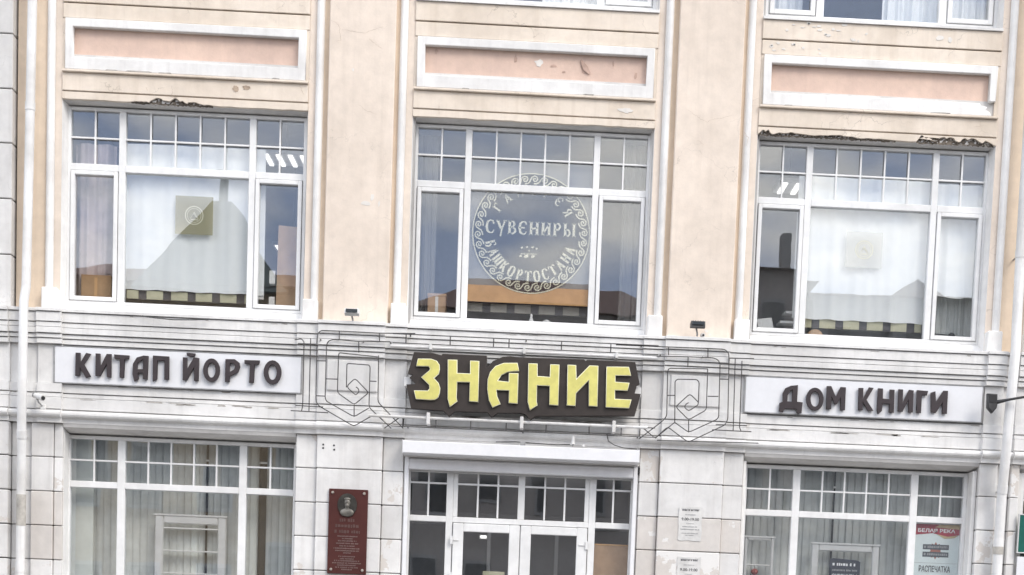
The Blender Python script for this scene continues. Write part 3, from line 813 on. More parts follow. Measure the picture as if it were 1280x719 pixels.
# --- ground floor: rusticated piers, block by block
ROWS = [0.10, 0.70, 1.14, 1.585, 2.03, 2.475, 2.918, 3.362, 3.80]
rb = random.Random(21)
def pier(edges, bare=()):
    for ci, (x0, x1, y) in enumerate(edges):
        for ri, (z0, z1) in enumerate(zip(ROWS[:-1], ROWS[1:])):
            j = rb.uniform(-0.004, 0.004)
            box('block', x0 + 0.003, x1 - 0.003, y + j, -0.16, z0 + 0.004, z1 - 0.005, 'blockbare' if (ci, ri) in bare else 'block', BLD, 0.009)
pier([(-2.962, -2.685, -0.345), (-2.685, -1.825, -0.405), (-1.825, -1.552, -0.345)])
pier([(1.552, 1.815, -0.345), (1.815, 2.665, -0.405), (2.665, 2.932, -0.345)], ((0, 5), (1, 5), (2, 5), (1, 4), (0, 4)))
pier([(-6.66, -6.39, -0.29), (-6.39, -6.10, -0.36), (-6.10, -5.985, -0.335)], ((1, 5), (1, 4), (2, 5), (2, 4)))
pier([(6.075, 6.325, -0.36), (6.325, 6.50, -0.30), (6.50, 6.62, -0.37)])
pier([(9.85, 10.6, -0.34), (10.6, 11.4, -0.40), (11.4, 13.2, -0.34)])
for a, b in ((XL, -5.99), (-2.95, -1.56), (1.56, 2.92), (6.08, 6.62), (9.86, 13.2)):
    core(a, b, 0.02, 3.75)

# --- ground floor windows
def lower_window(bc, xa, xb):
    z0, zt, zr, zs, ztop = 1.25, 3.006, 3.09, 3.365, 3.685
    f = MB()
    L_, R2 = bc - 1.52, bc + 1.52
    bar(f, L_, L_ + 0.05, z0, ztop); bar(f, R2 - 0.05, R2, z0, ztop)
    bar(f, L_ + 0.05, R2 - 0.05, ztop - 0.045, ztop); bar(f, L_ + 0.05, R2 - 0.05, z0, z0 + 0.06)
    for s in (-1, 1):
        a, b = sorted((bc + s * 0.75, bc + s * 0.85))
        bar(f, a, b, z0 + 0.06, ztop - 0.045)
    for (a, b) in ((L_ + 0.05, bc - 0.85), (bc - 0.75, bc + 0.75), (bc + 0.85, R2 - 0.05)):
        bar(f, a, b, zt, zr)
    win = f.build('window', 'pvc', BLD)
    for (a, b, k) in ((L_ + 0.05, bc - 0.85, 2), (bc - 0.75, bc + 0.75, 5), (bc + 0.85, R2 - 0.05, 2)):
        w_ = (b - a) / k
        box('muntin', a, b, -0.042, -0.012, zs - 0.011, zs + 0.011, 'pvc', win, 0.003)
        for i in range(k):
            if i:
                box('muntin', a + i * w_ - 0.011, a + i * w_ + 0.011, -0.044, -0.014, zr, ztop - 0.045, 'pvc', win, 0.003)
            box('pane', a + i * w_ + 0.004, a + (i + 1) * w_ - 0.004, -0.004, 0.004, zs + 0.004, ztop - 0.04, 'glass', win, 0)
            box('pane', a + i * w_ + 0.004, a + (i + 1) * w_ - 0.004, -0.004, 0.004, zr - 0.004, zs - 0.004, 'glass', win, 0)
        box('pane', a - 0.004, b + 0.004, -0.004, 0.004, z0 + 0.055, zt + 0.004, 'glass', win, 0)
    # plastered soffit, side reveals and wall under the window
    MB().profile([(-0.36, 3.80), (-0.34, 3.755), (0.10, 3.688), (0.10, 3.80)], xa, xb).build('soffit', 'soffit', BLD)
    for (p, q, sg) in ((xa, L_, 1), (R2, xb, -1)):
        box('reveal', p, q, -0.28, 0.10, 1.2, 3.70, 'trimwhite', BLD, 0.006)
    box('apron_wall', xa, xb, -0.31, 0.10, 0.10, 1.20, 'block', BLD, 0.008)
    box('window_sill', xa, xb, -0.36, 0.06, 1.202, 1.248, 'sillmetal', BLD, 0.006)
    return win
lower_window(-4.496, -5.982, -2.968)
lower_window(4.498, 2.938, 6.072)
lower_window(8.24, 6.63, 9.84)

# --- entrance in the middle bay
box('soffit', -1.55, 1.55, -0.36, 0.10, 3.56, 3.80, 'soffit', BLD, 0.004)
ef = MB()
Y0, Y1 = -0.16, -0.06
for (p, q, u, v) in ((-1.52, -1.465, 0.42, 3.50), (1.465, 1.52, 0.42, 3.50), (-1.465, 1.465, 3.39, 3.50), (-0.985, -0.895, 0.42, 3.39), (0.915, 1.005, 0.42, 3.39),
                     (-0.895, 0.915, 2.742, 2.815), (-1.465, -0.985, 2.742, 2.82), (1.005, 1.465, 2.742, 2.82), (-0.035, 0.055, 2.815, 3.39)):
    ef.box(p, q, Y0, Y1, u, v, 0.006)
ent = ef.build('door_frame', 'pvc', BLD)
for (a, b, k) in ((-1.465, -0.985, 2), (-0.835, -0.035, 3), (0.055, 0.855, 3), (1.005, 1.465, 2)):
    w_ = (b - a) / k
    box('muntin', a, b, -0.150, -0.118, 3.238, 3.262, 'pvc', ent, 0.003)
    for i in range(k):
        if i:
            box('muntin', a + i * w_ - 0.012, a + i * w_ + 0.012, -0.152, -0.12, 2.82, 3.39, 'pvc', ent, 0.003)
        for (u, v) in ((2.815, 3.246), (3.254, 3.395)):
            box('pane', a + i * w_ + 0.004, a + (i + 1) * w_ - 0.004, -0.114, -0.106, u, v, 'glass', ent, 0)
for (p, q) in ((-0.895, -0.835), (0.855, 0.915)):
    box('post', p, q, -0.150, -0.07, 2.816, 3.389, 'pvc', ent, 0.006)
for (a, b) in ((-1.465, -0.985), (1.005, 1.465)):
    box('pane', a - 0.004, b + 0.004, -0.114, -0.106, 0.50, 2.746, 'glass', ent, 0)
    box('kick_panel', a, b, -0.13, -0.09, 0.42, 0.50, 'pvc', ent, 0.004)
for (a, b, hx) in ((-0.885, 0.005, -0.905), (0.015, 0.905, 0.895)):
    d = MB()
    t = 0.14
    d.box(a, a + t, -0.185, -0.115, 0.44, 2.735, 0.008); d.box(b - t, b, -0.185, -0.115, 0.44, 2.735, 0.008)
    d.box(a + t, b - t, -0.185, -0.115, 2.735 - 0.11, 2.735, 0.008); d.box(a + t, b - t, -0.185, -0.115, 0.44, 0.75, 0.008)
    dr = d.build('door', 'pvc', BLD)
    box('pane', a + t - 0.004, b - t + 0.004, -0.154, -0.146, 0.745, 2.63, 'glass', dr, 0)
    for z in (2.50, 2.02, 0.8):
        box('hinge', hx - 0.012, hx + 0.022, -0.21, -0.186, z - 0.05, z + 0.06, 'greymetal' if z == 0.8 else 'pvc', dr, 0.004)
        s_ = 1 if a < 0 else -1
        x0_, x1_ = sorted((hx + s_ * 0.02, hx + s_ * 0.10))
        box('hinge_leaf', x0_, x1_, -0.198, -0.186, z + 0.0, z + 0.022, 'pvc', dr, 0.003)
    hh = b - 0.09 if a < 0 else a + 0.07
    box('handle', hh, hh + 0.025, -0.235, -0.186, 1.35, 1.65, 'greymetal', dr, 0.006)
box('doorstep', -1.6, 1.6, -0.95, 0.1, 0.21, 0.41, 'paving', BLD, 0.012)
box('doorstep', -1.75, 1.75, -1.30, 0.1, 0.004, 0.205, 'paving', BLD, 0.012)
# vestibule behind the glass
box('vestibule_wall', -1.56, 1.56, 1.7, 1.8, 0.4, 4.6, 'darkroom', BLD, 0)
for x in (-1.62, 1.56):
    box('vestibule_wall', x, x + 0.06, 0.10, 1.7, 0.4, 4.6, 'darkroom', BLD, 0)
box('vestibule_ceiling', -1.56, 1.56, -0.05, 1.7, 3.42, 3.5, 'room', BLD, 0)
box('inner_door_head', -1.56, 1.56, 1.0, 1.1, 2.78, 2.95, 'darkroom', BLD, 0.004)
for (x0, x1, z0, z1) in ((-0.45, -0.40, 0.4, 2.78), (-0.02, 0.04, 0.4, 2.78), (0.5, 0.55, 0.4, 2.78)):
    box('inner_door_post', x0, x1, 1.0, 1.1, z0, z1, 'room', BLD, 0.004)
# side masonry of the entrance
for (p, q) in ((-1.552, -1.522), (1.522, 1.552)):
    box('reveal', p, q, -0.30, 0.10, 0.42, 3.56, 'trimwhite', BLD, 0.004)

# --- cracks, peeled flakes, stains on the plaster
def ribs(name, lines, y, mat, wd):
    for ln0 in lines:
        ln = []
        for (p, q) in zip(ln0[:-1], ln0[1:]):
            for k in range(5):
                ln.append((p[0] + (q[0] - p[0]) * k / 5 + rb.uniform(-0.008, 0.008), p[1] + (q[1] - p[1]) * k / 5 + rb.uniform(-0.008, 0.008)))
        ln.append(ln0[-1])
        ws = [wd * rb.uniform(0.4, 1.0) * (0.4 + 0.6 * math.sin(math.pi * (i + 0.5) / len(ln))) for i in range(len(ln))]
        b = MB().ribbon(ln, ws, y)
        # give the crack a thin body
        n = len(b.v)
        b.add([(v[0], v[1] + 0.004, v[2]) for v in b.v[:n]], [tuple(reversed(f)) for f in b.f])
        b.build(name, mat, BLD)
ribs('crack', CRACKS, -0.3215, 'crackline', 0.005)
ribs('crack', CRACKS2, -0.2465, 'crackline', 0.006)
rf = random.Random(5)
def flake(x, z, w_, h_, y, mat, n=9):
    pts = []
    for i in range(n):
        a = 2 * math.pi * i / n
        k = rf.uniform(0.55, 1.0)
        pts.append((x + w_ / 2 * k * math.cos(a), z + h_ / 2 * k * math.sin(a)))
    poly('paint_flake', [pts], y - 0.003, y + 0.002, mat, BLD)
for (x, z, w_, h_) in ((-2.14, 6.78, 0.14, 0.07), (-2.06, 6.86, 0.06, 0.13), (-1.97, 6.78, 0.03, 0.10), (2.36, 5.36, 0.06, 0.05), (2.41, 5.31, 0.05, 0.04), (-2.35, 8.45, 0.04, 0.05)):
    flake(x, z, w_, h_, YP, 'flake')
flake(0.04, 8.70, 0.15, 0.11, -0.187, 'flake')
for (x, z, w_, h_) in ((0.22, 8.67, 0.11, 0.04), (0.36, 8.60, 0.05, 0.03), (-0.27, 8.74, 0.05, 0.13), (-1.30, 8.78, 0.07, 0.08), (1.30, 8.60, 0.05, 0.10), (0.62, 8.66, 0.10, 0.14), (1.0, 8.74, 0.03, 0.09)):
    flake(x, z, w_, h_, -0.187, 'flakedark')
curl = MB().ribbon([(0.58, 8.76), (0.64, 8.66), (0.70, 8.59)], [0.02, 0.07, 0.03], -0.205)
curl.add([(v[0], v[1] + 0.015, v[2] + 0.004) for v in curl.v[:6]], [tuple(reversed(f)) for f in curl.f]); curl.build('paint_flake', 'flakedark', BLD)
for (x, z, w_, h_) in ((1.18, 8.14, 0.22, 0.08), (-3.86, 8.16, 0.09, 0.10), (-3.72, 8.18, 0.12, 0.06)):
    flake(x, z, w_, h_, -0.246, 'flake' if x > 0 else 'rust', 21)
for i in range(16):
    flake(3.2 + rf.random() * 1.1, 9.16 + rf.random() * 0.2, rf.uniform(0.03, 0.11), rf.uniform(0.02, 0.06), -0.250, 'flake', 7)
for i in range(10):
    flake(3.0 + rf.random() * 0.9, 8.98 + rf.random() * 0.11, rf.uniform(0.03, 0.09), rf.uniform(0.02, 0.05), -0.242, 'flake', 7)
flake(5.25, 9.26, 0.16, 0.09, -0.250, 'flake')
flake(5.38, 9.24, 0.08, 0.08, -0.250, 'flake')

# --- white neighbour on the left
NB = empty('neighbouring_house', (-9, 0, 0))
tag(NB, 'white neighbouring house with large plain blocks at the left edge', 'building')
xe = -6.662
z = 5.25
lv = [5.25, 5.915, 6.615, 7.31, 7.985, 8.665, 9.35, 10.03, 10.72, 11.4, 12.1]
for z0, z1 in zip(lv[:-1], lv[1:]):
    for k in range(4):
        box('block', xe - 1.5 * (k + 1) + 0.004, xe - 1.5 * k - 0.004, -0.36, -0.15, z0 + 0.007, z1 - 0.008, 'block', NB, 0.008)
for z0, z1 in zip(ROWS[:-1], ROWS[1:]):
    for k in range(5):
        box('block', xe - 1.2 * (k + 1) + 0.004, xe - 1.2 * k - 0.004, -0.40, -0.15, z0 + 0.006, z1 - 0.007, 'block', NB, 0.010)
MB().profile([(y - 0.06 if y < -0.2 else y, z_ - 0.01) for y, z_ in CORN], xe - 6, xe).build('cornice', 'cornice', NB)
MB().profile([(y - 0.05 if y < -0.2 else y, z_) for y, z_ in STRG], xe - 6, xe).build('string_course', 'cornice', NB)
box('frieze', xe - 6, xe, -0.40, -0.15, 4.302, 4.79, 'white', NB, 0.004)
box('masonry', xe - 6, xe, -0.14, 4.0, 0.0, 12.6, 'joint', NB, 0)
box('roof', xe - 6.1, xe - 0.05, -0.55, 4.2, 12.6, 12.8, 'roofbrown', NB, 0.02)

# ------------------------------------------------------------------ signs
def letters(name_parent, data, y0, y1, mat, bev=0.004, side=None):
    for c in data:
        poly('letter', c, y0, y1, mat, name_parent, bev, side)

SG = empty('shop_sign', (0, -0.62, 4.1))
tag(SG, 'dark brown jagged sign board with big yellow letters ЗНАНИЕ over the entrance', 'sign')
poly('board', [BOARD], -0.64, -0.52, 'boarddark', SG, 0.003)
letters(SG, BIG, -0.682, -0.642, 'letteryellow', 0.007, 'letteredge')
rl = MB().tube([(-2.0, -0.585, 4.045), (1.62, -0.585, 4.045)], 0.019, 8); rl.build('support_rail', 'pipe', SG, True)
rl = MB().tube([(-1.75, -0.56, 4.945), (1.70, -0.56, 4.945)], 0.022, 8); rl.build('support_rail', 'pipe', SG, True)
for x in (-1.23, -0.02, 1.18):
    box('bracket', x - 0.022, x + 0.022, -0.635, -0.36, 3.96, 4.11, 'pipe', SG, 0.004)
    box('bracket', x - 0.018, x + 0.018, -0.60, -0.36, 4.915, 4.985, 'pipe', SG, 0.004)
for x in (-1.51, 1.47):
    box('bracket', x - 0.05, x + 0.05, -0.56, -0.42, 4.44, 4.56, 'sillmetal', SG, 0.006)

SL = empty('fascia_sign', (-4.49, -0.36, 4.3))
tag(SL, 'white fascia sign with dark letters КИТАП ЙОРТО above the left shop window', 'sign')
box('panel', -6.08, -2.91, -0.420, -0.347, 4.312, 4.772, 'signwhite', SL, 0.006)
for (a, b, u, v) in ((-6.095, -2.895, 4.772, 4.782), (-6.095, -2.895, 4.302, 4.312), (-6.095, -6.08, 4.312, 4.772), (-2.91, -2.895, 4.312, 4.772)):
    box('edge_strip', a, b, -0.424, -0.348, u, v, 'greymetal', SL, 0.002)
letters(SL, KITAP, -0.470, -0.432, 'letterdark', 0.004)
SR = empty('fascia_sign', (4.48, -0.36, 4.3))
tag(SR, 'white fascia sign with dark letters ДОМ КНИГИ above the right shop window', 'sign')
box('panel', 2.90, 6.045, -0.420, -0.347, 4.325, 4.785, 'signwhite', SR, 0.006)
for (a, b, u, v) in ((2.885, 6.06, 4.785, 4.795), (2.885, 6.06, 4.315, 4.325), (2.885, 2.90, 4.325, 4.785), (6.045, 6.06, 4.325, 4.785)):
    box('edge_strip', a, b, -0.424, -0.348, u, v, 'greymetal', SR, 0.002)
letters(SR, DOM, -0.470, -0.432, 'letterdark', 0.004)

# ------------------------------------------------------------------ wrought iron ornaments
def smooth_line(pts):
    """round the corners of a bent bar a little"""
    if len(pts) < 3: return pts
    o = [pts[0]]
    for i in range(1, len(pts) - 1):
        a, b, c = Vector(pts[i - 1]), Vector(pts[i]), Vector(pts[i + 1])
        d1, d2 = (a - b).length, (c - b).length
        r = min(0.035, d1 * 0.4, d2 * 0.4)
        p, q = b + (a - b).normalized() * r, b + (c - b).normalized() * r
        o += [tuple(p), tuple((p + q) / 4 + b / 2), tuple(q)]
    return o + [pts[-1]]
def ornament(lines, x, label):
    O_ = empty('iron_ornament', (x, -0.56, 3.9))
    tag(O_, label, 'ornament', 'wrought iron ornaments beside the shop sign')
    for ln in lines:
        MB().tube([(p[0], -0.56, p[1]) for p in smooth_line(ln)], 0.0068, 6).build('bar', 'iron', O_, True)
    for dx in (-0.45, 0.1, 0.45):
        MB().tube([(x + dx, -0.555, 4.985), (x + dx, -0.40, 4.985)], 0.01, 6).build('wall_pin', 'iron', O_, True)
    return O_
ornament(ORN_L, -2.2, 'wrought iron spiral ornament between the left fascia sign and the yellow-lettered board')
ornament(ORN_R, 2.2, 'wrought iron spiral ornament between the yellow-lettered board and the right fascia sign')
RL = empty('iron_rail', (0, -0.58, 3.9))
tag(RL, 'thin double iron rails running above and below the yellow-lettered sign board', 'rail')
for z0, z1, ps in ((5.10, 4.985, (-1.55, -0.98, -0.42, -0.22, 0.46, 1.10)), (4.045, 3.925, (-1.56, -1.13, -0.68, -0.22, 0.30, 0.86, 1.28))):
    for z in (z0, z1):
        MB().tube([(-1.72, -0.575, z), (1.72, -0.575, z)], 0.0068, 6).build('bar', 'iron', RL, True)
    for x in ps:
        MB().tube([(x, -0.575, z1), (x, -0.575, z0)], 0.0075, 6).build('bar', 'iron', RL, True)
for x in (-1.5, 0.0, 1.5):
    for z in (5.10, 3.925):
        MB().tube([(x, -0.57, z), (x, -0.40, z)], 0.009, 6).build('wall_pin', 'iron', RL, True)

# ------------------------------------------------------------------ drainpipes
def drainpipe(pts, r, label, joints, patch=None):
    D_ = empty('drainpipe', (pts[-1][0], pts[-1][1], 0))
    tag(D_, label, 'drainpipe')
    MB().tube(pts, r, 14).build('pipe', 'pipe', D_, True)
    def at(z):
        for p, q in zip(pts[:-1], pts[1:]):
            if q[2] <= z <= p[2]:
                k = (p[2] - z) / (p[2] - q[2])
                return Vector(p).lerp(Vector(q), k)
        return Vector(pts[-1])
    for z in joints:
        c = at(z)
        MB().tube([at(z + 0.05), at(z - 0.05)], r + 0.006, 14).build('collar', 'pipe', D_, True)
        MB().tube([c + Vector((-r * 0.3, 0.02, -0.02)), Vector((c.x - r * 0.3, -0.22, c.z - 0.02))], 0.012, 6).build('wall_hook', 'greymetal', D_, True)
    if patch:
        MB().tube([at(patch[0]), at(patch[1])], r + 0.004, 14).build('repair_sleeve', 'pipepatch', D_, True)
    return D_
drainpipe([(-6.388, -0.45, 12.6), (-6.40, -0.45, 9.0), (-6.42, -0.46, 7.0), (-6.430, -0.50, 5.5), (-6.432, -0.58, 5.3), (-6.434, -0.60, 4.5), (-6.440, -0.60, 3.8), (-6.46, -0.52, 3.5), (-6.468, -0.50, 2.2), (-6.48, -0.50, 0.35), (-6.48, -0.62, 0.2)],
          0.058, 'white drainpipe beside the left end of the cornice, running the full height', (7.75, 3.62, 1.9), (2.85, 2.45))
drainpipe([(6.43, -0.45, 12.6), (6.42, -0.46, 7.0), (6.41, -0.52, 5.6), (6.395, -0.60, 5.3), (6.375, -0.62, 4.9), (6.355, -0.62, 4.35), (6.345, -0.60, 3.8), (6.355, -0.50, 3.3), (6.36, -0.48, 2.3), (6.36, -0.48, 0.35), (6.36, -0.6, 0.2)],
          0.066, 'white drainpipe at the right end of the cornice, beside the dark spotlight', (6.5, 3.45, 2.75), (2.75, 2.6))

# ------------------------------------------------------------------ roller shutter box above the door
RS = empty('roller_shutter', (0, -0.5, 3.4))
tag(RS, 'white roller shutter box with side rails over the entrance door', 'shutter')
MB().profile([(-0.42, 3.762), (-0.60, 3.745), (-0.615, 3.735), (-0.615, 3.592), (-0.60, 3.582), (-0.36, 3.575), (-0.36, 3.762)], -1.548, 1.525).build('box', 'shutter', RS)
box('end_cap', -1.556, -1.548, -0.61, -0.36, 3.58, 3.755, 'pvc', RS, 0.002)
box('end_cap', 1.525, 1.533, -0.61, -0.36, 3.58, 3.755, 'pvc', RS, 0.002)
box('bottom_bar', -1.50, 1.505, -0.33, -0.26, 3.405, 3.545, 'shutter', RS, 0.012)
for x in (-1.535, 1.48):
    box('guide_rail', x, x + 0.055, -0.345, -0.255, 0.42, 3.57, 'shutter', RS, 0.006)
box('motor_cover', -0.03, 0.04, -0.50, -0.44, 3.762, 3.80, 'greymetal', RS, 0.004)
box('cable_box', 1.535, 1.56, -0.35, -0.30, 3.46, 3.55, 'rubber', RS, 0.004)

# ------------------------------------------------------------------ plaque
PQ = empty('memorial_plaque', (-2.25, -0.42, 1.99))
tag(PQ, 'dark red granite memorial plaque with an oval bronze portrait between left window and door', 'plaque')
box('slab', -2.505, -1.995, -0.445, -0.409, 1.995, 3.10, 'granite', PQ, 0.006)
for x in (-2.455, -2.045):
    for z in (2.05, 3.05):
        o = MB().tube([(x, -0.445, z), (x, -0.460, z)], [0.020, 0.014], 10); o.build('bolt', 'bolt', PQ, True)
def ellipse_pts(cx, cz, a, b, n=28):
    return [(cx + a * math.cos(2 * math.pi * i / n), cz + b * math.sin(2 * math.pi * i / n)) for i in range(n)]
md = poly('medallion', [ellipse_pts(-2.262, 2.895, 0.128, 0.148)], -0.458, -0.445, 'bronze', PQ, 0.003)
bm = bmesh.new()
def blob(cx, cz, rx, ry, rz, yoff, seg=14):
    r = bmesh.ops.create_uvsphere(bm, u_segments=seg, v_segments=9, radius=1.0)
    for v in r['verts']:
        v.co = Vector((cx + v.co.x * rx, -0.458 + yoff + v.co.y * ry, cz + v.co.z * rz))
for a in ((-2.262, 2.925, 0.042, 0.030, 0.056, 0), (-2.262, 2.888, 0.034, 0.036, 0.038, -0.002), (-2.262, 2.968, 0.046, 0.026, 0.026, 0), (-2.262, 2.925, 0.010, 0.040, 0.018, -0.002),
          (-2.262, 2.85, 0.03, 0.02, 0.04, 0), (-2.262, 2.795, 0.095, 0.024, 0.055, 0)):
    blob(*a)
me = bpy.data.meshes.new('portrait_relief'); bm.to_mesh(me); bm.free()
me.polygons.foreach_set('use_smooth', [True] * len(me.polygons))
place('portrait_relief', me, (0, 0, 0), md, 'bronzelight')
rt = random.Random(31)
def lines_of_marks(parent, name, xc, z, half, h, y, mat, gap=0.012):
    """a line of lettering too small to read: word-length strokes"""
    b = MB()
    x = xc - half
    while x < xc + half - 0.004:
        w_ = min(rt.uniform(h * 0.35, h * 0.8), xc + half - x)
        b.box(x, x + w_, y - 0.002, y, z + rt.uniform(0, h * 0.12), z + h * rt.uniform(0.8, 1.0), 0)
        x += w_ + h * 0.22
        if rt.random() < 0.14: x += h * 0.5
    o = b.build(name, mat, parent)
    o['kind'] = 'stuff'
    return o
for z, hw in ((2.675, 0.10), (2.60, 0.155), (2.525, 0.165)):
    lines_of_marks(PQ, 'inscription', -2.255, z, hw, 0.045, -0.447, 'plaquehead')
for z, hw in ((2.478, 0.13), (2.448, 0.07), (2.418, 0.12), (2.385, 0.145), (2.352, 0.10), (2.320, 0.175), (2.290, 0.155), (2.262, 0.05),
              (2.215, 0.11), (2.185, 0.09), (2.158, 0.165), (2.128, 0.19), (2.100, 0.12), (2.072, 0.15), (2.045, 0.07)):
    lines_of_marks(PQ, 'inscription', -2.25, z, hw, 0.018, -0.447, 'plaquetext')

# paper notices on the right pier
def notice(x0, x1, z0, z1, label, big):
    n = empty('paper_notice', ((x0 + x1) / 2, -0.41, z0))
    tag(n, label, 'notice')
    c = (x0 + x1) / 2
    r = random.Random(int(z0 * 100))
    pts = []
    for (ax, az, bx, bz, k) in ((x0, z0, x1, z0, 7), (x1, z0, x1, z1, 7), (x1, z1, x0, z1, 7), (x0, z1, x0, z0, 7)):
        for i in range(k):
            pts.append((ax + (bx - ax) * i / k + r.uniform(-0.006, 0.006), az + (bz - az) * i / k + r.uniform(-0.006, 0.006)))
    poly('sheet', [pts], -0.4165, -0.4125, 'oldpaper', n)
    H = z1 - z0
    for i, (f, hw, h) in enumerate(((0.93, 0.12, 0.010), (0.885, 0.11, 0.022), (0.76, 0.07, 0.013), (0.50, 0.05, 0.008), (0.40, 0.10, 0.014), (0.32, 0.125, 0.016), (0.21, 0.11, 0.010), (0.15, 0.06, 0.010))):
        lines_of_marks(n, 'text_line', c, z0 + H * f, hw, h, -0.4167, 'inkpale' if h < 0.02 else 'ink')
    text('hours', big, c - 0.115, -0.4185, z0 + H * 0.60, 0.036, 'ink', n, 0.23, 0.001, 0.008)
notice(2.095, 2.405, 2.615, 3.055, 'worn white paper notice on the right pier, the upper of two', '9.00-19.00')
notice(2.105, 2.415, 1.94, 2.40, 'worn white paper notice on the right pier, the lower of two', '9.00-19.00')

# ------------------------------------------------------------------ small fixtures
def floodlight(x, z, label, mat, tilt):
    F_ = empty('floodlight', (x, -0.55, z))
    tag(F_, label, 'floodlight', 'floodlights at the feet of the pilasters')
    b = MB().profile([(-0.62, z + 0.075), (-0.64, z + 0.015 - tilt), (-0.58, z - 0.012), (-0.47, z + 0.005), (-0.47, z + 0.06)], x - 0.092, x + 0.092)
    b.build('housing', mat, F_)
    box('lens', x - 0.075, x + 0.075, -0.655 + tilt * 0.2, -0.638, z + 0.024, z + 0.066, 'winglass', F_, 0.003)
    MB().tube([(x - 0.01, -0.5, z), (x + 0.005, -0.5, z - 0.06), (x + 0.008, -0.47, z - 0.09)], 0.012, 7).build('bracket', 'greymetal', F_, True)
    for i in range(5):
        box('fin', x - 0.07 + i * 0.033, x - 0.062 + i * 0.033, -0.60, -0.46, z + 0.062, z + 0.085, mat, F_, 0.001)
    return F_
floodlight(-2.252, 5.31, 'pale grey floodlight at the foot of the pilaster above the left iron ornament', 'sillmetal', 0.0)
floodlight(2.218, 5.355, 'dark grey floodlight at the foot of the pilaster above the right iron ornament', 'darkmetal', 0.02)
BD = empty('cable_gland', (2.30, -0.49, 5.255))
tag(BD, 'small round white cable fitting on the cornice under the dark floodlight', 'fitting')
MB().tube([(2.30, -0.46, 5.275), (2.30, -0.53, 5.268)], [0.035, 0.028], 10).build('cap', 'pipe', BD, True)
MB().tube([(2.30, -0.53, 5.268), (2.30, -0.545, 5.266)], 0.014, 8).build('hole', 'rubber', BD, True)

CC = empty('security_camera', (-6.23, -0.52, 4.0))
tag(CC, 'small white bullet security camera beside the left drainpipe', 'camera')
MB().tube([(-6.30, -0.52, 4.125), (-6.155, -0.66, 4.075)], [0.034, 0.038], 12).build('body', 'pipe', CC, True)
MB().tube([(-6.156, -0.659, 4.0755), (-6.148, -0.668, 4.072)], 0.026, 12).build('lens', 'rubber', CC, True)
MB().tube([(-6.305, -0.514, 4.127), (-6.285, -0.535, 4.12)], 0.037, 12).build('rear_cap', 'greymetal', CC, True)
MB().tube([(-6.27, -0.54, 4.09), (-6.24, -0.55, 4.03), (-6.215, -0.44, 3.99)], 0.012, 8).build('arm', 'greymetal', CC, True)
box('base', -6.245, -6.18, -0.47, -0.435, 3.955, 4.02, 'pipe', CC, 0.006)

SP = empty('spotlight', (6.10, -0.7, 4.4))
tag(SP, 'dark pointed spotlight on a long black arm beside the right fascia sign', 'spotlight')
poly('head', [[(6.035, 4.665), (6.165, 4.662), (6.172, 4.52), (6.165, 4.48), (6.112, 4.415), (6.045, 4.485)]], -0.70, -0.60, 'darkmetal', SP, 0.012)
poly('lens', [[(6.055, 4.648), (6.148, 4.645), (6.152, 4.545), (6.06, 4.55)]], -0.706, -0.70, 'rubber', SP)
MB().tube([(6.14, -0.65, 4.555), (6.30, -0.78, 4.585), (6.75, -0.80, 4.68), (7.2, -0.80, 4.78)], [0.03, 0.016, 0.016, 0.016], 8).build('arm', 'darkmetal', SP, True)
box('wall_plate', 7.15, 7.25, -0.82, -0.40, 4.74, 4.82, 'darkmetal', SP, 0.006)

def cable(pts, label, r=0.006, mat='cable'):
    o = MB().tube(pts, r, 6).build('cable', mat, None, True)
    tag(o, label, 'cable')
cable([(-4.95, -0.50, 5.19), (-4.8, -0.525, 5.17), (-4.55, -0.53, 5.155), (-4.3, -0.525, 5.165), (-4.1, -0.50, 5.185)], 'thin dark slack cable under the sill of the left upper window')
cable([(1.10, -0.47, 3.95), (1.12, -0.50, 3.86), (1.2, -0.52, 3.81), (1.32, -0.50, 3.78), (1.50, -0.47, 3.775)], 'thin dark cable hanging above the right end of the roller shutter box')
cable([(-0.35, -0.46, 3.79), (-0.1, -0.48, 3.80), (0.2, -0.49, 3.79), (0.45, -0.48, 3.785), (0.62, -0.46, 3.80)], 'thin dark cable lying along the top of the roller shutter box')
DS = empty('door_sensor', (0.66, -0.5, 3.77))
tag(DS, 'small white cylindrical fitting standing above the roller shutter box', 'fitting')
MB().tube([(0.66, -0.50, 3.80), (0.66, -0.50, 3.90)], [0.026, 0.02], 10).build('body', 'pipe', DS, True)
MB().tube([(0.66, -0.50, 3.80), (0.66, -0.44, 3.785), (0.66, -0.39, 3.785)], 0.01, 6).build('bracket', 'greymetal', DS, True)
MB().tube([(0.80, -0.44, 3.79), (0.80, -0.50, 3.79)], 0.018, 8).build('plug', 'pipe', DS, True)

GS = empty('green_sign', (6.8, -0.5, 2.62))
tag(GS, 'dark green sign plate with pale edge at the right border of the picture', 'sign')
box('plate', 6.64, 7.5, -0.43, -0.40, 2.645, 3.135, 'green', GS, 0.004)
for (a, b, u, v) in ((6.625, 7.515, 3.135, 3.15), (6.625, 7.515, 2.63, 2.645), (6.625, 6.64, 2.645, 3.135), (7.5, 7.515, 2.645, 3.135)):
    box('edge', a, b, -0.435, -0.40, u, v, 'showcase', GS, 0.002)
WS = empty('white_board', (6.8, -0.5, 1.6))
tag(WS, 'plain white board under the green sign at the right border', 'board')
box('panel', 6.64, 7.5, -0.42, -0.40, 1.7, 2.585, 'signwhite', WS, 0.003)
for z in (1.8, 2.5):
    box('batten', 6.70, 7.4, -0.40, -0.36, z - 0.02, z + 0.02, 'greymetal', WS, 0.003)

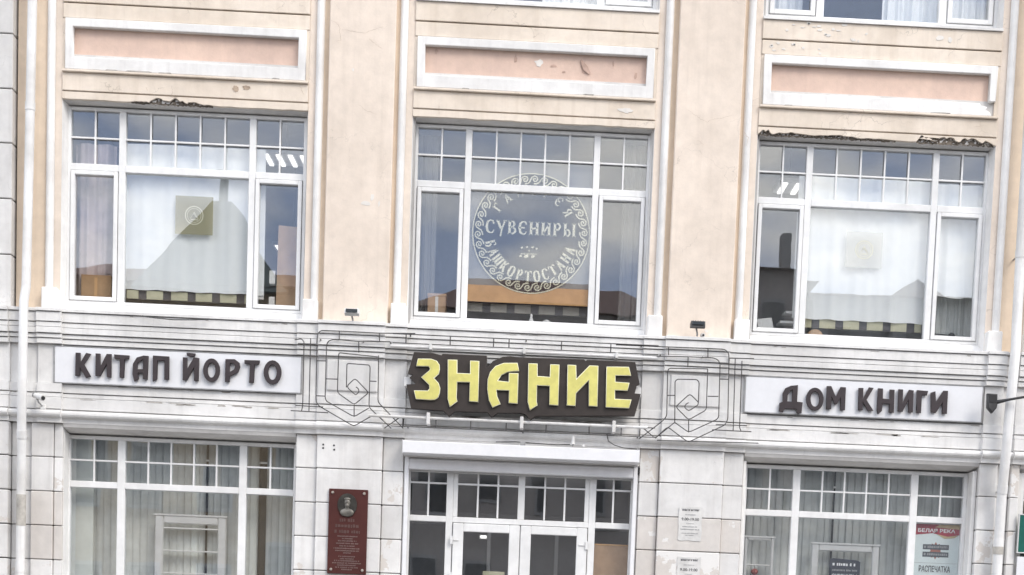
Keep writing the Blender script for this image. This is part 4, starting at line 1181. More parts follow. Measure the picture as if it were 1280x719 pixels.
# ------------------------------------------------------------------ things behind the upper windows
def curtain(name, x0, x1, z0, z1, y, mat, label, cat='curtain', amp=0.02, waves=9, bottom=None, seed=1, group=None):
    r = random.Random(seed)
    b = MB()
    n = 90
    ph = [r.uniform(0, 6.28) for _ in range(4)]
    for i in range(n + 1):
        t = i / n
        x = x0 + (x1 - x0) * t
        yy = y + amp * (math.sin(t * waves * 6.28 + ph[0]) * 0.6 + math.sin(t * waves * 2.3 * 6.28 + ph[1]) * 0.3 + math.sin(t * waves * 0.4 * 6.28 + ph[2]) * 0.5)
        zb = z0 + (bottom(t) if bottom else 0.006 * math.sin(t * waves * 6.28))
        for k in range(5):
            s = k / 4
            b.v.append((x + 0.006 * math.sin(s * 3 + ph[3] + t * 20), yy * 1.0 + (1 - s) * 0.004 * math.sin(t * 40), zb + (z1 - zb) * s))
    for i in range(n):
        for k in range(4):
            b.f.append((i * 5 + k, (i + 1) * 5 + k, (i + 1) * 5 + k + 1, i * 5 + k + 1))
    o = b.build(name, mat, None, True)
    tag(o, label, cat, group)
    return o
curtain('sheer_curtain', -5.36, -3.50, 5.63, 7.50, 0.09, 'sheer', 'white sheer curtain behind the middle pane of the left upper window', waves=5, amp=0.014, seed=2)
curtain('pink_curtain', -6.02, -5.48, 5.0, 7.5, 0.22, 'pinkcurtain', 'dusty pink curtain behind the left sash of the left upper window', waves=2.0, amp=0.05, seed=4)
curtain('sheer_curtain', 3.55, 5.38, 5.655, 7.52, 0.09, 'sheer', 'white sheer curtain behind the middle pane of the right upper window', waves=5, amp=0.014, seed=3)
curtain('sheer_curtain', 5.36, 6.06, 6.05, 7.5, 0.11, 'sheer', 'white sheer curtain drawn up behind the right sash of the right upper window', waves=2.5, amp=0.02,
        bottom=lambda t: 0.03 * (1 - t) - 0.05 * math.sin(min(1, t * 1.3) * 2.6), seed=6)
curtain('net_curtain', 5.52, 6.06, 5.0, 6.6, 0.34, 'slat', 'grey net curtain under the lifted sheer curtain in the right upper window', waves=5, amp=0.02, seed=7)
curtain('net_curtain', -1.56, -1.26, 5.0, 7.85, 0.28, 'film', 'pale net curtain at the left edge of the middle upper window', waves=3, amp=0.02, seed=8)
curtain('net_curtain', 1.22, 1.55, 5.0, 7.85, 0.28, 'film', 'pale net curtain at the right edge of the middle upper window', waves=3, amp=0.02, seed=9)
for i, bc in enumerate((0.0, 4.5)):
    nm = ('middle', 'right')[i]
    curtain('upper_curtain', bc + 0.05, bc + 0.95, 9.0, 11.8, 0.14, 'sheer', 'white curtain in the top storey window over the %s bay' % nm, waves=6, amp=0.03, seed=20 + i)
    curtain('upper_curtain', bc + 0.95, bc + 1.5, 9.0, 11.8, 0.20, 'sheer', 'white curtain behind the right sash of the top storey window over the %s bay' % nm, waves=4, amp=0.03, seed=24 + i)
    curtain('upper_curtain', bc - 1.5, bc - 1.0, 9.0, 11.8, 0.20, 'sheer', 'white curtain behind the left sash of the top storey window over the %s bay' % nm, waves=3, amp=0.03, seed=28 + i)

def strip(bc, z0, z1, x0, first, label):
    S_ = empty('patterned_strip', (bc, 0.12, z0))
    tag(S_, label, 'strip', 'patterned strips at the foot of the upper windows')
    box('backing', bc - 0.80, bc + 0.80, 0.122, 0.13, z0 - 0.005, z1 + 0.03, 'stripdark', S_, 0)
    x = x0
    while x < bc + 0.80:
        a, b = max(x, bc - 0.80), min(x + 0.215, bc + 0.80)
        if b > a + 0.01:
            box('pale_square', a, b, 0.112, 0.120, z0, z1, 'stripgrey' if bc == 0.0 else 'strippale', S_, 0.001)
        x += 0.322
    return S_
strip(-4.5, 5.515, 5.625, -5.36, True, 'strip of pale squares on black at the foot of the left upper window')
strip(0.0, 5.555, 5.665, -0.815, True, 'strip of grey squares on black at the foot of the middle upper window')
strip(4.5, 5.545, 5.665, 3.60, True, 'strip of pale squares on black at the foot of the right upper window')

def sticker(x0, x1, z0, z1, mat, label):
    S_ = empty('square_sticker', ((x0 + x1) / 2, 0.03, z0))
    tag(S_, label, 'sticker', 'square emblem stickers in the upper windows')
    box('film', x0, x1, 0.028, 0.030, z0, z1, mat, S_, 0)
    cx, cz, r = (x0 + x1) / 2 + 0.0, (z0 + z1) / 2 + 0.0, 0.115
    b = MB().ribbon(ellipse_pts(cx, cz, r, r, 32), 0.014, 0.026, True)
    b.ribbon(ellipse_pts(cx, cz, r * 0.78, r * 0.78, 24), 0.008, 0.026, True)
    b.build('ring', 'decal', S_)
    e = MB()
    for k in range(4):
        e.ribbon([(cx - 0.05 + 0.012 * k, cz - 0.04 + 0.02 * k), (cx + 0.0, cz + 0.045 - 0.01 * k), (cx + 0.055 - 0.01 * k, cz - 0.045 + 0.008 * k)], 0.009, 0.0255)
    e.ribbon([(cx - 0.045, cz - 0.055), (cx + 0.05, cz - 0.055)], 0.014, 0.0255)
    e.build('emblem', 'decal', S_)['kind'] = 'stuff'
sticker(-4.66, -4.17, 6.36, 6.85, 'stickerfilm', 'square olive film with a round pale emblem on the left upper window')
sticker(4.215, 4.70, 6.345, 6.81, 'stickerpale', 'square pale film with a round emblem on the right upper window')

# --- the round souvenir gallery decal in the middle window
DC = empty('window_decal', (0.014, 0.03, 5.8))
tag(DC, 'round wave-bordered decal reading ГАЛЕРЕЯ СУВЕНИРЫ БАШКОРТОСТАНА on the middle upper window', 'decal')
CX, CZ, CRr = 0.014, 6.577, 0.772
poly('film', [[(-0.80, 5.70), (0.80, 5.70), (0.80, 7.50), (-0.80, 7.50)], ellipse_pts(CX, CZ, CRr, CRr, 72)], 0.036, 0.038, 'film', DC)
MB().ribbon(ellipse_pts(CX, CZ, CRr, CRr, 96), 0.016, 0.013, True).build('outline', 'decal', DC)
def pol(a, r): return (CX + r * math.cos(a), CZ + r * math.sin(a))
wv = MB()
NW = 34
raw = [(-0.25, 0.02), (0.05, 0.06), (0.30, 0.22), (0.42, 0.50), (0.55, 0.82), (0.80, 0.98), (1.05, 0.86), (1.14, 0.60), (1.02, 0.36), (0.80, 0.32), (0.68, 0.48), (0.72, 0.64), (0.86, 0.68), (0.92, 0.58)]
for k in range(NW):
    pts = []
    for (u, v) in raw:
        a = -(k + u) * 2 * math.pi / NW + 0.4
        pts.append(pol(a, 0.745 - 0.105 * (1 - v) if True else 0))
    wv.ribbon(pts, 0.017, 0.012)
wv.build('wave_border', 'decal', DC)['kind'] = 'stuff'
ST, TH = 0.19, 0.115
def stem(x, s=ST):
    return [([(x, 0), (x, 1)], s), ([(x - 0.15, 0.03), (x + 0.15, 0.03)], 0.07), ([(x - 0.15, 0.97), (x + 0.15, 0.97)], 0.07)]
GL = {
 'С': (0.72, [([(.64, .72), (.56, .93), (.38, .97), (.18, .85), (.1, .5), (.18, .16), (.38, .04), (.56, .08), (.66, .28)], [.16, .1, .1, .17, .2, .17, .1, .1, .05])]),
 'У': (0.74, [([(.1, .98), (.38, .38)], ST), ([(.66, .98), (.42, .3), (.34, -.2)], TH), ([(0, .97), (.24, .97)], .07), ([(.54, .97), (.78, .97)], .07)]),
 'В': (0.72, stem(.18) + [([(.18, .95), (.45, .93), (.55, .75), (.42, .55), (.2, .52)], [.1, .13, .17, .13, .1]), ([(.36, .52), (.58, .42), (.62, .22), (.46, .05), (.18, .05)], [.1, .14, .18, .13, .1])]),
 'Е': (0.70, [([(.62, .76), (.54, .94), (.36, .97), (.18, .85), (.1, .5), (.18, .16), (.38, .04), (.54, .08), (.64, .26)], [.14, .1, .1, .17, .2, .17, .1, .1, .05]), ([(.1, .52), (.5, .52)], TH)]),
 'Н': (0.80, stem(.18) + stem(.64) + [([(.18, .42), (.64, .58)], TH)]),
 'И': (0.80, stem(.18) + stem(.64) + [([(.2, .16), (.62, .84)], TH)]),
 'Р': (0.68, stem(.18) + [([(.18, .95), (.46, .93), (.58, .72), (.46, .5), (.2, .46)], [.1, .14, .18, .14, .1])]),
 'Ы': (1.0, stem(.18) + stem(.84) + [([(.18, .52), (.44, .5), (.54, .28), (.44, .06), (.18, .05)], [.1, .13, .17, .13, .1])]),
 'Б': (0.70, stem(.18) + [([(.18, .95), (.56, .95), (.58, .78)], .1), ([(.18, .55), (.46, .52), (.58, .3), (.46, .06), (.18, .05)], [.1, .14, .18, .14, .1])]),
 'А': (0.74, [([(.1, 0), (.34, .98)], TH), ([(.34, .98), (.62, 0)], ST), ([(.2, .34), (.52, .34)], .09), ([(0, .03), (.22, .03)], .07), ([(.5, .03), (.76, .03)], .07)]),
 'Ш': (1.04, stem(.16) + stem(.52) + stem(.88) + [([(.16, .05), (.88, .05)], .1)]),
 'К': (0.76, stem(.18) + [([(.24, .48), (.6, .97)], TH), ([(.3, .55), (.66, .02)], ST)]),
 'О': (0.76, [([(.38, .97), (.16, .85), (.1, .5), (.16, .15), (.38, .03), (.6, .15), (.66, .5), (.6, .85), (.38, .97)], [.1, .16, .2, .16, .1, .16, .2, .16, .1])]),
 'Т': (0.76, stem(.38) + [([(.04, .78), (.08, .95), (.68, .95), (.72, .78)], .11)]),
 'Г': (0.62, stem(.18) + [([(.18, .95), (.56, .95), (.6, .74)], .11)]),
 'Л': (0.76, [([(.08, .03), (.26, .95)], TH)] + stem(.6) + [([(.22, .95), (.6, .95)], .1)]),
 'Я': (0.72, stem(.56) + [([(.56, .95), (.28, .93), (.16, .72), (.28, .5), (.54, .46)], [.1, .14, .18, .14, .1]), ([(.38, .46), (.12, .02)], TH)]),
}
def glyph(ch, origin, ang, h, y=0.0125, wfix=None):
    w_, strokes = GL[ch]
    k = wfix / w_ if wfix else h
    b = MB()
    for pts, wd in strokes:
        q = []
        for (u, v) in pts:
            lx, lz = (u - w_ / 2) * k, (v - 0.5) * h
            q.append((origin[0] + lx * math.cos(ang) - lz * math.sin(ang), origin[1] + lx * math.sin(ang) + lz * math.cos(ang)))
        b.ribbon(q, [v * h for v in wd] if isinstance(wd, list) else wd * h, y)
    b.build('letter', 'decal', DC)
for i, ch in enumerate('ГАЛЕРЕЯ'):
    a = R_(145.5 - 18.9 * i)
    glyph(ch, pol(a, 0.555), a - math.pi / 2, 0.125)
tot = sum(GL[c][0] for c in 'СУВЕНИРЫ') + 0.10 * 7
kx = 1.20 / tot
x = -0.595
for ch in 'СУВЕНИРЫ':
    w_ = GL[ch][0] * kx
    glyph(ch, (x + w_ / 2, 6.645), 0.0, 0.175, wfix=w_)
    x += w_ + 0.10 * kx
for i, ch in enumerate('БАШКОРТОСТАНА'):
    a = R_(196 + 11.95 * i)
    glyph(ch, pol(a, 0.555), a + math.pi / 2, 0.15, wfix=GL[ch][0] * 0.118)
em = MB()
for (u, v, s) in ((-0.095, 0.05, 0.03), (-0.03, 0.06, 0.025), (0.045, 0.06, 0.03), (0.1, 0.045, 0.025), (-0.11, -0.06, 0.03), (-0.035, -0.065, 0.05), (0.055, -0.06, 0.04), (0.0, 0.015, 0.02)):
    em.ribbon([(CX - 0.02 + u - s / 2, 6.335 + v), (CX - 0.02 + u + s / 2, 6.335 + v + s * 0.4)], s * 0.7, 0.0125)
em.ribbon([(CX - 0.13, 6.31), (CX + 0.09, 6.315)], 0.008, 0.0125)
em.build('emblem', 'decal', DC)['kind'] = 'stuff'
_ax = math.sqrt(CRr ** 2 - (CZ - 5.885) ** 2)
_a0 = math.atan2(5.885 - CZ, _ax)
_arc = [pol(_a0 + (-math.pi - 2 * _a0) * i / 16, CRr) for i in range(17)]
OB = poly('ochre_band', [[(-0.80, 5.668), (0.80, 5.668), (0.80, 5.885)] + _arc + [(-0.80, 5.885)]], 0.018, 0.024, 'ochre')  # flat ochre band, cut back along the circle of the decal
tag(OB, 'ochre band under the round decal in the middle upper window', 'board')

# objects on the window boards
def carton(x0, x1, y0, y1, z0, z1, mat, label, lid=True):
    B_ = empty('cardboard_box', ((x0 + x1) / 2, (y0 + y1) / 2, z0))
    tag(B_, label, 'box')
    box('body', x0, x1, y0, y1, z0, z1, mat, B_, 0.004)
    if lid:
        box('lid', x0 - 0.006, x1 + 0.006, y0 - 0.006, y1 + 0.006, z1 - 0.03, z1 + 0.006, mat, B_, 0.004)
    box('tape', (x0 + x1) / 2 - 0.02, (x0 + x1) / 2 + 0.02, y0 - 0.003, y0, z0 + 0.005, z1 - 0.035, 'oldpaper' if lid else 'ochre', B_, 0)
for bc in BAYS:
    box('window_board', bc - 1.53, bc + 1.53, 0.055, 0.50, 5.36, 5.40, 'pvc', BLD, 0.006)
carton(-5.90, -5.51, 0.12, 0.24, 5.405, 5.80, 'cardboard', 'brown cardboard box behind the left sash of the left upper window', False)
carton(-1.33, -1.09, 0.12, 0.40, 5.405, 5.76, 'hardboard', 'tan box with a lid behind the left sash of the middle upper window')
HB = empty('leaning_board', (-3.19, 0.15, 5.405)); tag(HB, 'tall tan hardboard sheet behind the right sash of the left upper window', 'board')
poly('sheet', [[(-3.34, 5.405), (-3.04, 5.405), (-3.02, 6.54), (-3.325, 6.555)]], 0.13, 0.145, 'hardboard', HB)
box('batten', -3.3, -3.06, 0.146, 0.17, 5.9, 5.95, 'cardboard', HB, 0.003)
for k, z in enumerate((5.46, 5.80)):
    o = box('paper_stack', -3.44, -3.36, 0.16, 0.30, z, z + 0.17, 'paper', None, 0.004)
    tag(o, ('small white card beside the hardboard sheet, the lower of two', 'small white card beside the hardboard sheet, the upper of two')[k], 'card')
SF = empty('white_strip_curtain', (-3.58, 0.2, 5.4)); tag(SF, 'narrow white upright panel at the edge of the right sash of the left upper window', 'panel')
box('panel', -3.62, -3.50, 0.11, 0.13, 5.62, 7.05, 'sheer', SF, 0.004)
box('hem', -3.62, -3.50, 0.108, 0.132, 5.58, 5.618, 'paper', SF, 0.003)
LP = empty('leaning_card', (3.2, 0.2, 5.405)); tag(LP, 'pale grey card leaning behind the left sash of the right upper window', 'card')
poly('card', [[(3.135, 5.405), (3.335, 5.405), (3.275, 5.655), (3.075, 5.625)]], 0.12, 0.135, 'showcase', LP)
poly('stand', [[(3.19, 5.405), (3.22, 5.405), (3.19, 5.55), (3.17, 5.55)]], 0.136, 0.20, 'greymetal', LP)
for k, (x0, z) in enumerate(((3.37, 5.455), (3.40, 5.60), (3.47, 5.73))):
    o = MB().profile([(0.16, z), (0.16, z + 0.03), (0.5, z + 0.05), (0.5, z + 0.02)][::-1], x0, 3.62).build('shelf', 'paper')
    tag(o, ('white shelf', 'white shelf', 'white shelf')[k] + (' lowest of three behind the left sash of the right upper window', ' in the middle of three behind the left sash of the right upper window',
        ' topmost of three behind the left sash of the right upper window')[k], 'shelf')
HT = MB()
for (z, r) in ((5.405, 0.10), (5.43, 0.112), (5.46, 0.105), (5.49, 0.085), (5.515, 0.05), (5.525, 0.012)):
    for k in range(18):
        HT.v.append((3.87 + r * math.cos(2 * math.pi * k / 18), 0.10 + 0.02 + r * 0.5 * math.sin(2 * math.pi * k / 18) - 0.02, z))
for i in range(5):
    for k in range(18):
        HT.f.append((i * 18 + k, i * 18 + (k + 1) % 18, (i + 1) * 18 + (k + 1) % 18, (i + 1) * 18 + k))
HT.f.append(tuple(5 * 18 + k for k in range(18)))
tag(HT.build('fur_hat', 'hardboard', None, True), 'rounded brown object on the board of the right upper window', 'hat')
def figurine(x, label, prof, mat):
    b = MB()
    n = 14
    for (z, r) in prof:
        for k in range(n):
            b.v.append((x + r * math.cos(2 * math.pi * k / n), 0.085 + r * math.sin(2 * math.pi * k / n), 5.402 + z))
    for i in range(len(prof) - 1):
        for k in range(n):
            b.f.append((i * n + k, i * n + (k + 1) % n, (i + 1) * n + (k + 1) % n, (i + 1) * n + k))
    b.f.append(tuple((len(prof) - 1) * n + k for k in range(n)))
    tag(b.build('figurine', mat, None, True), label, 'figurine')
figurine(0.055, 'small pale bottle-shaped figurine on the board of the middle upper window', [(0, .035), (.05, .036), (.08, .022), (.11, .014), (.135, .018), (.15, .006)], 'paper')
figurine(0.26, 'low pale bowl-shaped figurine beside the bottle in the middle upper window', [(0, .03), (.02, .05), (.05, .06), (.065, .045), (.08, .015)], 'showcase')
KY = empty('curtain_rod', (5.75, 0.25, 5.56)); tag(KY, 'thin dark rod with a round knob behind the right sash of the right upper window', 'rod')
MB().tube([(5.42, 0.25, 5.565), (5.72, 0.25, 5.555)], 0.008, 6).build('rod', 'darkmetal', KY, True)
MB().tube([(5.71, 0.25, 5.555), (5.74, 0.25, 5.555), (5.77, 0.25, 5.554), (5.80, 0.25, 5.553)], [0.012, 0.036, 0.036, 0.008], 10).build('knob', 'darkmetal', KY, True)

def lum(x0, x1, y, z, label, n=4):
    L_ = empty('ceiling_lamp', ((x0 + x1) / 2, y, z)); tag(L_, label, 'lamp', 'lit ceiling lamps inside the upper rooms')
    box('housing', x0, x1, y, y + 0.6, z + 0.02, z + 0.08, 'pvc', L_, 0.005)
    w_ = (x1 - x0) / n
    for i in range(n):
        box('tube', x0 + w_ * i + w_ * 0.32, x0 + w_ * (i + 1) - w_ * 0.32, y + 0.03, y + 0.57, z, z + 0.018, 'lampglow', L_, 0.004)
    MB().tube([((x0 + x1) / 2, y + 0.3, z + 0.08), ((x0 + x1) / 2, y + 0.3, 8.5)], 0.008, 6).build('hanger', 'greymetal', L_, True)
lum(-3.70, -3.05, 0.75, 7.62, 'lit four-tube ceiling lamp in the right transom of the left upper window')
lum(-4.05, -3.45, 4.2, 7.16, 'lit four-tube ceiling lamp deep inside the left upper room, seen in its right sash')
lum(3.40, 3.78, 0.9, 7.62, 'lit ceiling lamp in the left transom of the right upper window', 2)

# ------------------------------------------------------------------ ground floor shop windows: blinds, show frames, posters
def blinds(x0, x1, y, gaps, label, mats, seed):
    B_ = empty('vertical_blind', ((x0 + x1) / 2, y, 0.6))
    tag(B_, label, 'blind', 'vertical blinds behind the shop windows')
    r = random.Random(seed)
    box('head_rail', x0, x1, y - 0.03, y + 0.03, 3.78, 3.82, 'pvc', B_, 0.004)
    x = x0 + 0.05
    key = {}
    while x < x1 - 0.04:
        if not any(a < x < b for a, b in gaps):
            v = r.randrange(4)
            if v not in key:
                q = MB()
                n = 4
                for zz in (0.0, 3.08):
                    for i in range(n + 1):
                        t = i / n - 0.5
                        q.v.append((t * 0.108, -0.010 * (1 - 4 * t * t), zz))
                for i in range(n):
                    q.f.append((i, i + 1, n + 2 + i, n + 1 + i))
                me = bpy.data.meshes.new('slat')
                me.from_pydata(q.v, [], q.f)
                me.materials.append(MT[mats[v % len(mats)]])
                key[v] = me
            o = place('slat', key[v], (x, y, 0.70), B_)
            o.rotation_euler = (0, 0, R_(r.uniform(4, 15)))
        x += 0.098
    return B_
blinds(-5.80, -2.98, 0.32, [(-3.53, -3.46)], 'greenish grey vertical blind behind the left shop window', ('slat', 'slat', 'slatlight'), 3)
blinds(3.0, 6.04, 0.32, [], 'greenish grey vertical blind behind the right shop window', ('slat',), 5)
sp = box('side_panel', -6.02, -5.72, 0.20, 0.24, 0.45, 3.9, 'slatlight', None, 0.004); tag(sp, 'pale green upright panel at the left side of the left shop window', 'panel')
for (x, w_, lab) in ((-4.225, 0.014, 'thin black strip for the shaded gap in the blind of the left shop window'), (-3.475, 0.045, 'black strip for the shaded blind gap in the right part of the left shop window'),
                     (4.275, 0.010, 'thin black strip before the blind of the right shop window')):
    P_ = empty('blind_gap_strip', (x, 0.27, 0.4)); tag(P_, lab, 'post')  # black strips stand in for the dark, shaded gaps between slats
    box('post', x - w_, x + w_, 0.265, 0.285, 0.42, 4.6, 'rubber', P_, 0.003)
    box('clip', x - w_ - 0.01, x + w_ + 0.01, 0.255, 0.264, 3.44, 3.465, 'paper', P_, 0.003)

def show_frame(x0, x1, z1, t, y, label, shelves, zb=1.32):
    F_ = empty('display_frame', ((x0 + x1) / 2, y, zb)); tag(F_, label, 'display frame')
    for (a, b, u, v) in ((x0, x0 + t, zb, z1), (x1 - t, x1, zb, z1), (x0 + t, x1 - t, z1 - t, z1), (x0 + t, x1 - t, zb, zb + t)):
        box('frame_bar', a, b, y, y + 0.05, u, v, 'showcase', F_, 0.018)
    box('bead', x0 - 0.012, x1 + 0.012, y - 0.012, y + 0.03, z1 - 0.012, z1 + 0.014, 'showcase', F_, 0.004)
    for z in shelves:
        box('shelf', x0 + t, x1 - t, y + 0.01, y + 0.13, z - 0.008, z + 0.008, 'paper', F_, 0.003)
    return F_
show_frame(-4.885, -3.93, 2.70, 0.115, 0.12, 'grey white moulded display frame with thin shelves behind the left shop window', (2.53, 2.23, 1.93, 1.62))
show_frame(3.975, 4.905, 2.68, 0.10, 0.12, 'grey white moulded display frame behind the middle of the right shop window', ())
show_frame(3.05, 3.46, 2.73, 0.045, 0.10, 'small white display frame in the left corner of the right shop window', (2.355,))
rbx = MB()
for (z, r) in ((0, .01), (.015, .035), (.045, .05), (.075, .04), (.09, .012)):
    for k in range(14):
        rbx.v.append((3.215 + r * math.cos(2 * math.pi * k / 14), 0.155 + r * math.sin(2 * math.pi * k / 14), 2.215 + z))
for i in range(4):
    for k in range(14):
        rbx.f.append((i * 14 + k, i * 14 + (k + 1) % 14, (i + 1) * 14 + (k + 1) % 14, (i + 1) * 14 + k))
rbx.f.append(tuple(4 * 14 + k for k in range(14)))
RB = rbx.build('red_ornament', 'redball', None, True); tag(RB, 'round dark red ornament hanging in the small display frame of the right shop window', 'ornament')
MB().tube([(3.215, 0.155, 2.30), (3.215, 0.155, 2.35)], 0.003, 5).build('string', 'rubber', RB)

NS = empty('window_card', (4.44, 0.1, 1.9)); tag(NS, 'dark navy card with white lettering inside the display frame of the right shop window', 'sign')
poly('card', [[(4.225, 1.75), (4.645, 1.74), (4.645, 2.45), (4.60, 2.468), (4.27, 2.488), (4.225, 2.47)]], 0.085, 0.093, 'signnavy', NS, 0.001)
lines_of_marks(NS, 'text_line', 4.435, 2.385, 0.17, 0.042, 0.084, 'posterwhite')
lines_of_marks(NS, 'text_line', 4.435, 2.315, 0.17, 0.026, 0.084, 'inkpale')
text('lettering', 'СУВЕНИРЫ', 4.262, 0.082, 2.225, 0.052, 'posterwhite', NS, 0.34, 0.001, 0.02)
lines_of_marks(NS, 'text_line', 4.435, 2.10, 0.16, 0.03, 0.084, 'inkpale')

PO = empty('window_poster', (5.68, 0.02, 1.6)); tag(PO, 'pale blue poster with a red БЕЛАЯ РЕКА header in the right shop window', 'poster')
yb = 0.030
box('sheet', 5.355, 5.965, yb, yb + 0.003, 1.55, 2.995, 'posterblue', PO, 0)
poly('red_header', [[(5.355, 2.845), (5.60, 2.875), (5.80, 2.835), (5.965, 2.86), (5.965, 2.995), (5.355, 2.995)]], yb - 0.003, yb - 0.001, 'posterred', PO)
poly('gold_wave', [[(5.66, 2.862), (5.80, 2.835), (5.95, 2.855), (5.90, 2.82), (5.76, 2.805)]], yb - 0.005, yb - 0.0035, 'postergold', PO)
poly('gold_wave', [[(5.62, 2.955), (5.965, 2.935), (5.965, 2.994), (5.70, 2.994)]], yb - 0.005, yb - 0.0035, 'postergold', PO)
text('lettering', 'БЕЛАЯ РЕКА', 5.395, yb - 0.007, 2.885, 0.05, 'posterwhite', PO, 0.51, 0.001, 0.03)
for z in (2.655, 2.555):
    box('dark_bar', 5.475, 5.83, yb - 0.0035, yb - 0.001, z, z + 0.068, 'posterdark', PO, 0)
    lines_of_marks(PO, 'text_line', 5.652, z + 0.018, 0.16, 0.034, yb - 0.004, 'inkpale')
st = []
for i in range(20):
    a = 2 * math.pi * i / 20
    r = 0.10 if i % 2 else 0.07
    st.append((5.65 + r * 0.95 * math.cos(a), 2.64 + r * 1.2 * math.sin(a)))
poly('red_burst', [st], yb - 0.0009, yb - 0.0003, 'posterrust', PO)
text('lettering', 'РАСПЕЧАТКА', 5.435, yb - 0.004, 2.352, 0.085, 'ink', PO, 0.43, 0.001, 0.012)
box('fold_line', 5.357, 5.963, yb - 0.001, yb, 2.47, 2.474, 'inkpale', PO, 0)

BP = empty('brown_panel', (1.24, 0.0, 0.5)); tag(BP, 'orange brown hardboard panel behind the right sidelight of the entrance', 'panel')
box('panel', 1.0, 1.475, -0.03, -0.012, 0.5, 2.52, 'hardboard', BP, 0.004)
box('top_strip', 1.0, 1.475, -0.034, -0.012, 2.522, 2.545, 'ochre', BP, 0.003)
DN = empty('door_notice', (-0.35, -0.16, 2.0)); tag(DN, 'cream paper notice behind the glass of the left door leaf', 'notice')
box('sheet', -0.47, -0.18, -0.140, -0.137, 1.92, 2.115, 'strippale', DN, 0)
lines_of_marks(DN, 'text_line', -0.325, 2.05, 0.11, 0.014, -0.1405, 'ink')
VL = empty('vestibule_lamp', (-0.5, 1.2, 2.85)); tag(VL, 'small lit white lamp behind the glass of the left door leaf', 'lamp')
box('glow', -0.55, -0.46, 0.92, 0.96, 2.60, 2.64, 'lampglow', VL, 0.01)
box('base', -0.56, -0.45, 0.961, 0.999, 2.59, 2.65, 'pvc', VL, 0.004)

# ------------------------------------------------------------------ across the street (seen in the window reflections)
def house(name, x0, x1, y, h, ridge, wall, roof, label, gable=False, floors=3, cols=5, dep=9.0):
    H_ = empty(name, ((x0 + x1) / 2, y, 0)); tag(H_, label, 'building')
    box('wall', x0, x1, y - dep, y, -0.1, h, wall, H_, 0)
    xm = (x0 + x1) / 2
    b = MB()
    if gable:
        b.add([(x0 - .3, y + .4, h), (x1 + .3, y + .4, h), (xm, y + .4, ridge), (x0 - .3, y - dep, h), (x1 + .3, y - dep, h), (xm, y - dep, ridge)],
              [(0, 1, 2), (5, 4, 3), (0, 2, 5, 3), (1, 4, 5, 2), (0, 3, 4, 1)])
    else:
        ym = y - dep / 2
        b.add([(x0 - .3, y + .4, h), (x1 + .3, y + .4, h), (x1 + .3, y - dep, h), (x0 - .3, y - dep, h), (x0 + 1.5, ym, ridge), (x1 - 1.5, ym, ridge)],
              [(0, 1, 5, 4), (1, 2, 5), (2, 3, 4, 5), (3, 0, 4), (0, 3, 2, 1)])
    rf_ = b.build('roof', roof, H_)
    cw = (x1 - x0) / cols
    fh = h / floors
    for i in range(cols):
        for j in range(floors):
            xc, zc = x0 + cw * (i + 0.5), fh * (j + 0.5)
            wn_ = box('window', xc - cw * .25, xc + cw * .25, y + 0.004, y + 0.06, zc - fh * .28, zc + fh * .28, 'greyhouse', H_, 0.01)
            box('window_glass', xc - cw * .21, xc + cw * .21, y + 0.062, y + 0.075, zc - fh * .25, zc + fh * .25, 'winglass', wn_, 0)
    return H_, rf_
YO = -38.0
house('opposite_house', -30, -17.5, YO, 11.5, 14.4, 'greyhouse', 'roofgreen', 'grey house with a green roof across the street, facing the left drainpipe')
h1, r1 = house('opposite_house', -17.2, -4.5, YO, 13.2, 14.6, 'ochrehouse', 'roofbrown', 'ochre house with a tent-roofed tower across the street from the left window')
tw = MB()
tw.add([(-14.4, YO + 0.5, 13.0), (-8.4, YO + 0.5, 13.0), (-8.4, YO - 6, 13.0), (-14.4, YO - 6, 13.0), (-12.2, YO - 2.5, 16.8), (-11.4, YO - 2.5, 16.8), (-11.4, YO - 3.2, 16.8), (-12.2, YO - 3.2, 16.8)],
       [(0, 1, 5, 4), (1, 2, 6, 5), (2, 3, 7, 6), (3, 0, 4, 7), (4, 5, 6, 7), (0, 3, 2, 1)])
tw.build('tent_roof', 'roofgreen', h1)
box('finial', -11.95, -11.65, YO - 3.0, YO - 2.7, 16.8, 18.2, 'roofgreen', r1, 0.03)
house('opposite_house', -4.2, 5.6, YO, 13.0, 14.8, 'brickhouse', 'roofbrown', 'red brick house with a brown roof across the street from the entrance')
h2, r2 = house('opposite_house', 5.9, 9.7, YO, 14.2, 15.2, 'brickhouse', 'roofbrown', 'narrow dark brick house with a tall chimney across the street', cols=2)
box('chimney', 9.05, 9.4, YO - 1.2, YO - 0.6, 14.0, 15.7, 'greyhouse', r2, 0.03)
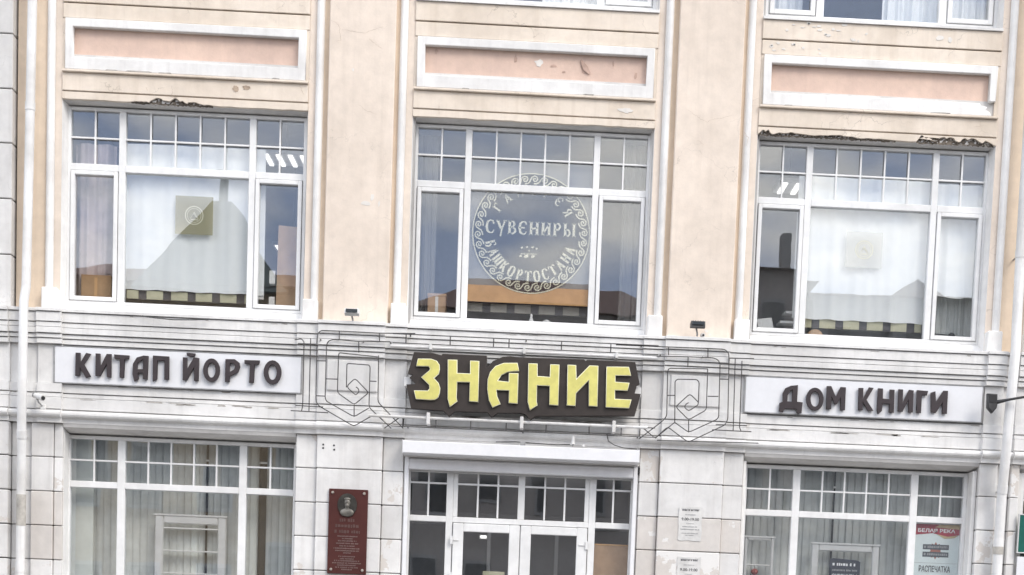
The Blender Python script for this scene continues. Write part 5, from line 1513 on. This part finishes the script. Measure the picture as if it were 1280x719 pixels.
house('opposite_house', 9.9, 17.6, YO, 13.8, 14.6, 'greyhouse', 'roofbrown', 'grey house with a wide brown roof across the street from the right window', cols=4)
house('opposite_house', 12.7, 14.0, YO + 0.9, 13.6, 14.25, 'greyhouse', 'roofbrown', 'narrow gabled front of the grey house across the street', True, 4, 1, 4.0)
house('opposite_house', 18.0, 34, YO, 11.0, 13.5, 'ochrehouse', 'roofgreen', 'long ochre house with a green roof across the street, facing the right drainpipe')

for k, (x, z) in enumerate(((-2.60, 3.665), (-2.60, 3.62), (-2.46, 3.66), (-2.455, 3.605))):
    MB().tube([(x, -0.408, z), (x, -0.4115, z)], 0.013, 8).build('anchor_hole', 'rubber', BLD)

rg = random.Random(77)
def grime(x, z, w_, h_, y, mat='grime', name='grime_patch', n=16, jit=0.5):
    pts = []
    for i in range(n):
        t = 2 * math.pi * i / n
        k = rg.uniform(1 - jit, 1.0)
        cx_, sz_ = math.cos(t), math.sin(t)
        q = 0.55                                          # squarish outline
        pts.append((x + w_ / 2 * k * math.copysign(abs(cx_) ** q, cx_), z + h_ / 2 * k * math.copysign(abs(sz_) ** q, sz_)))
    poly(name, [pts], y - 0.0025, y + 0.002, mat, BLD)
for (x0, x1) in ((-5.9, -3.0), (-1.5, 1.5), (3.0, 6.0)):
    for k in range(9):
        grime(rg.uniform(x0, x1), 4.108 + rg.uniform(-0.008, 0.004), rg.uniform(0.08, 0.36), rg.uniform(0.012, 0.03), -0.392)
    for k in range(5):
        grime(rg.uniform(x0, x1), 4.287 + rg.uniform(-0.005, 0.004), rg.uniform(0.05, 0.25), rg.uniform(0.01, 0.02), -0.378)
    for k in range(4):
        grime(rg.uniform(x0, x1), 5.178 + rg.uniform(-0.004, 0.004), rg.uniform(0.05, 0.2), rg.uniform(0.01, 0.018), -0.452)
for (x, w_) in ((-5.45, 0.22), (-5.1, 0.45), (-4.75, 0.2), (-3.35, 0.12), (-0.9, 0.12), (0.7, 0.18), (3.3, 0.14), (5.3, 0.3)):
    grime(x, 8.303, w_, 0.020, -0.272)
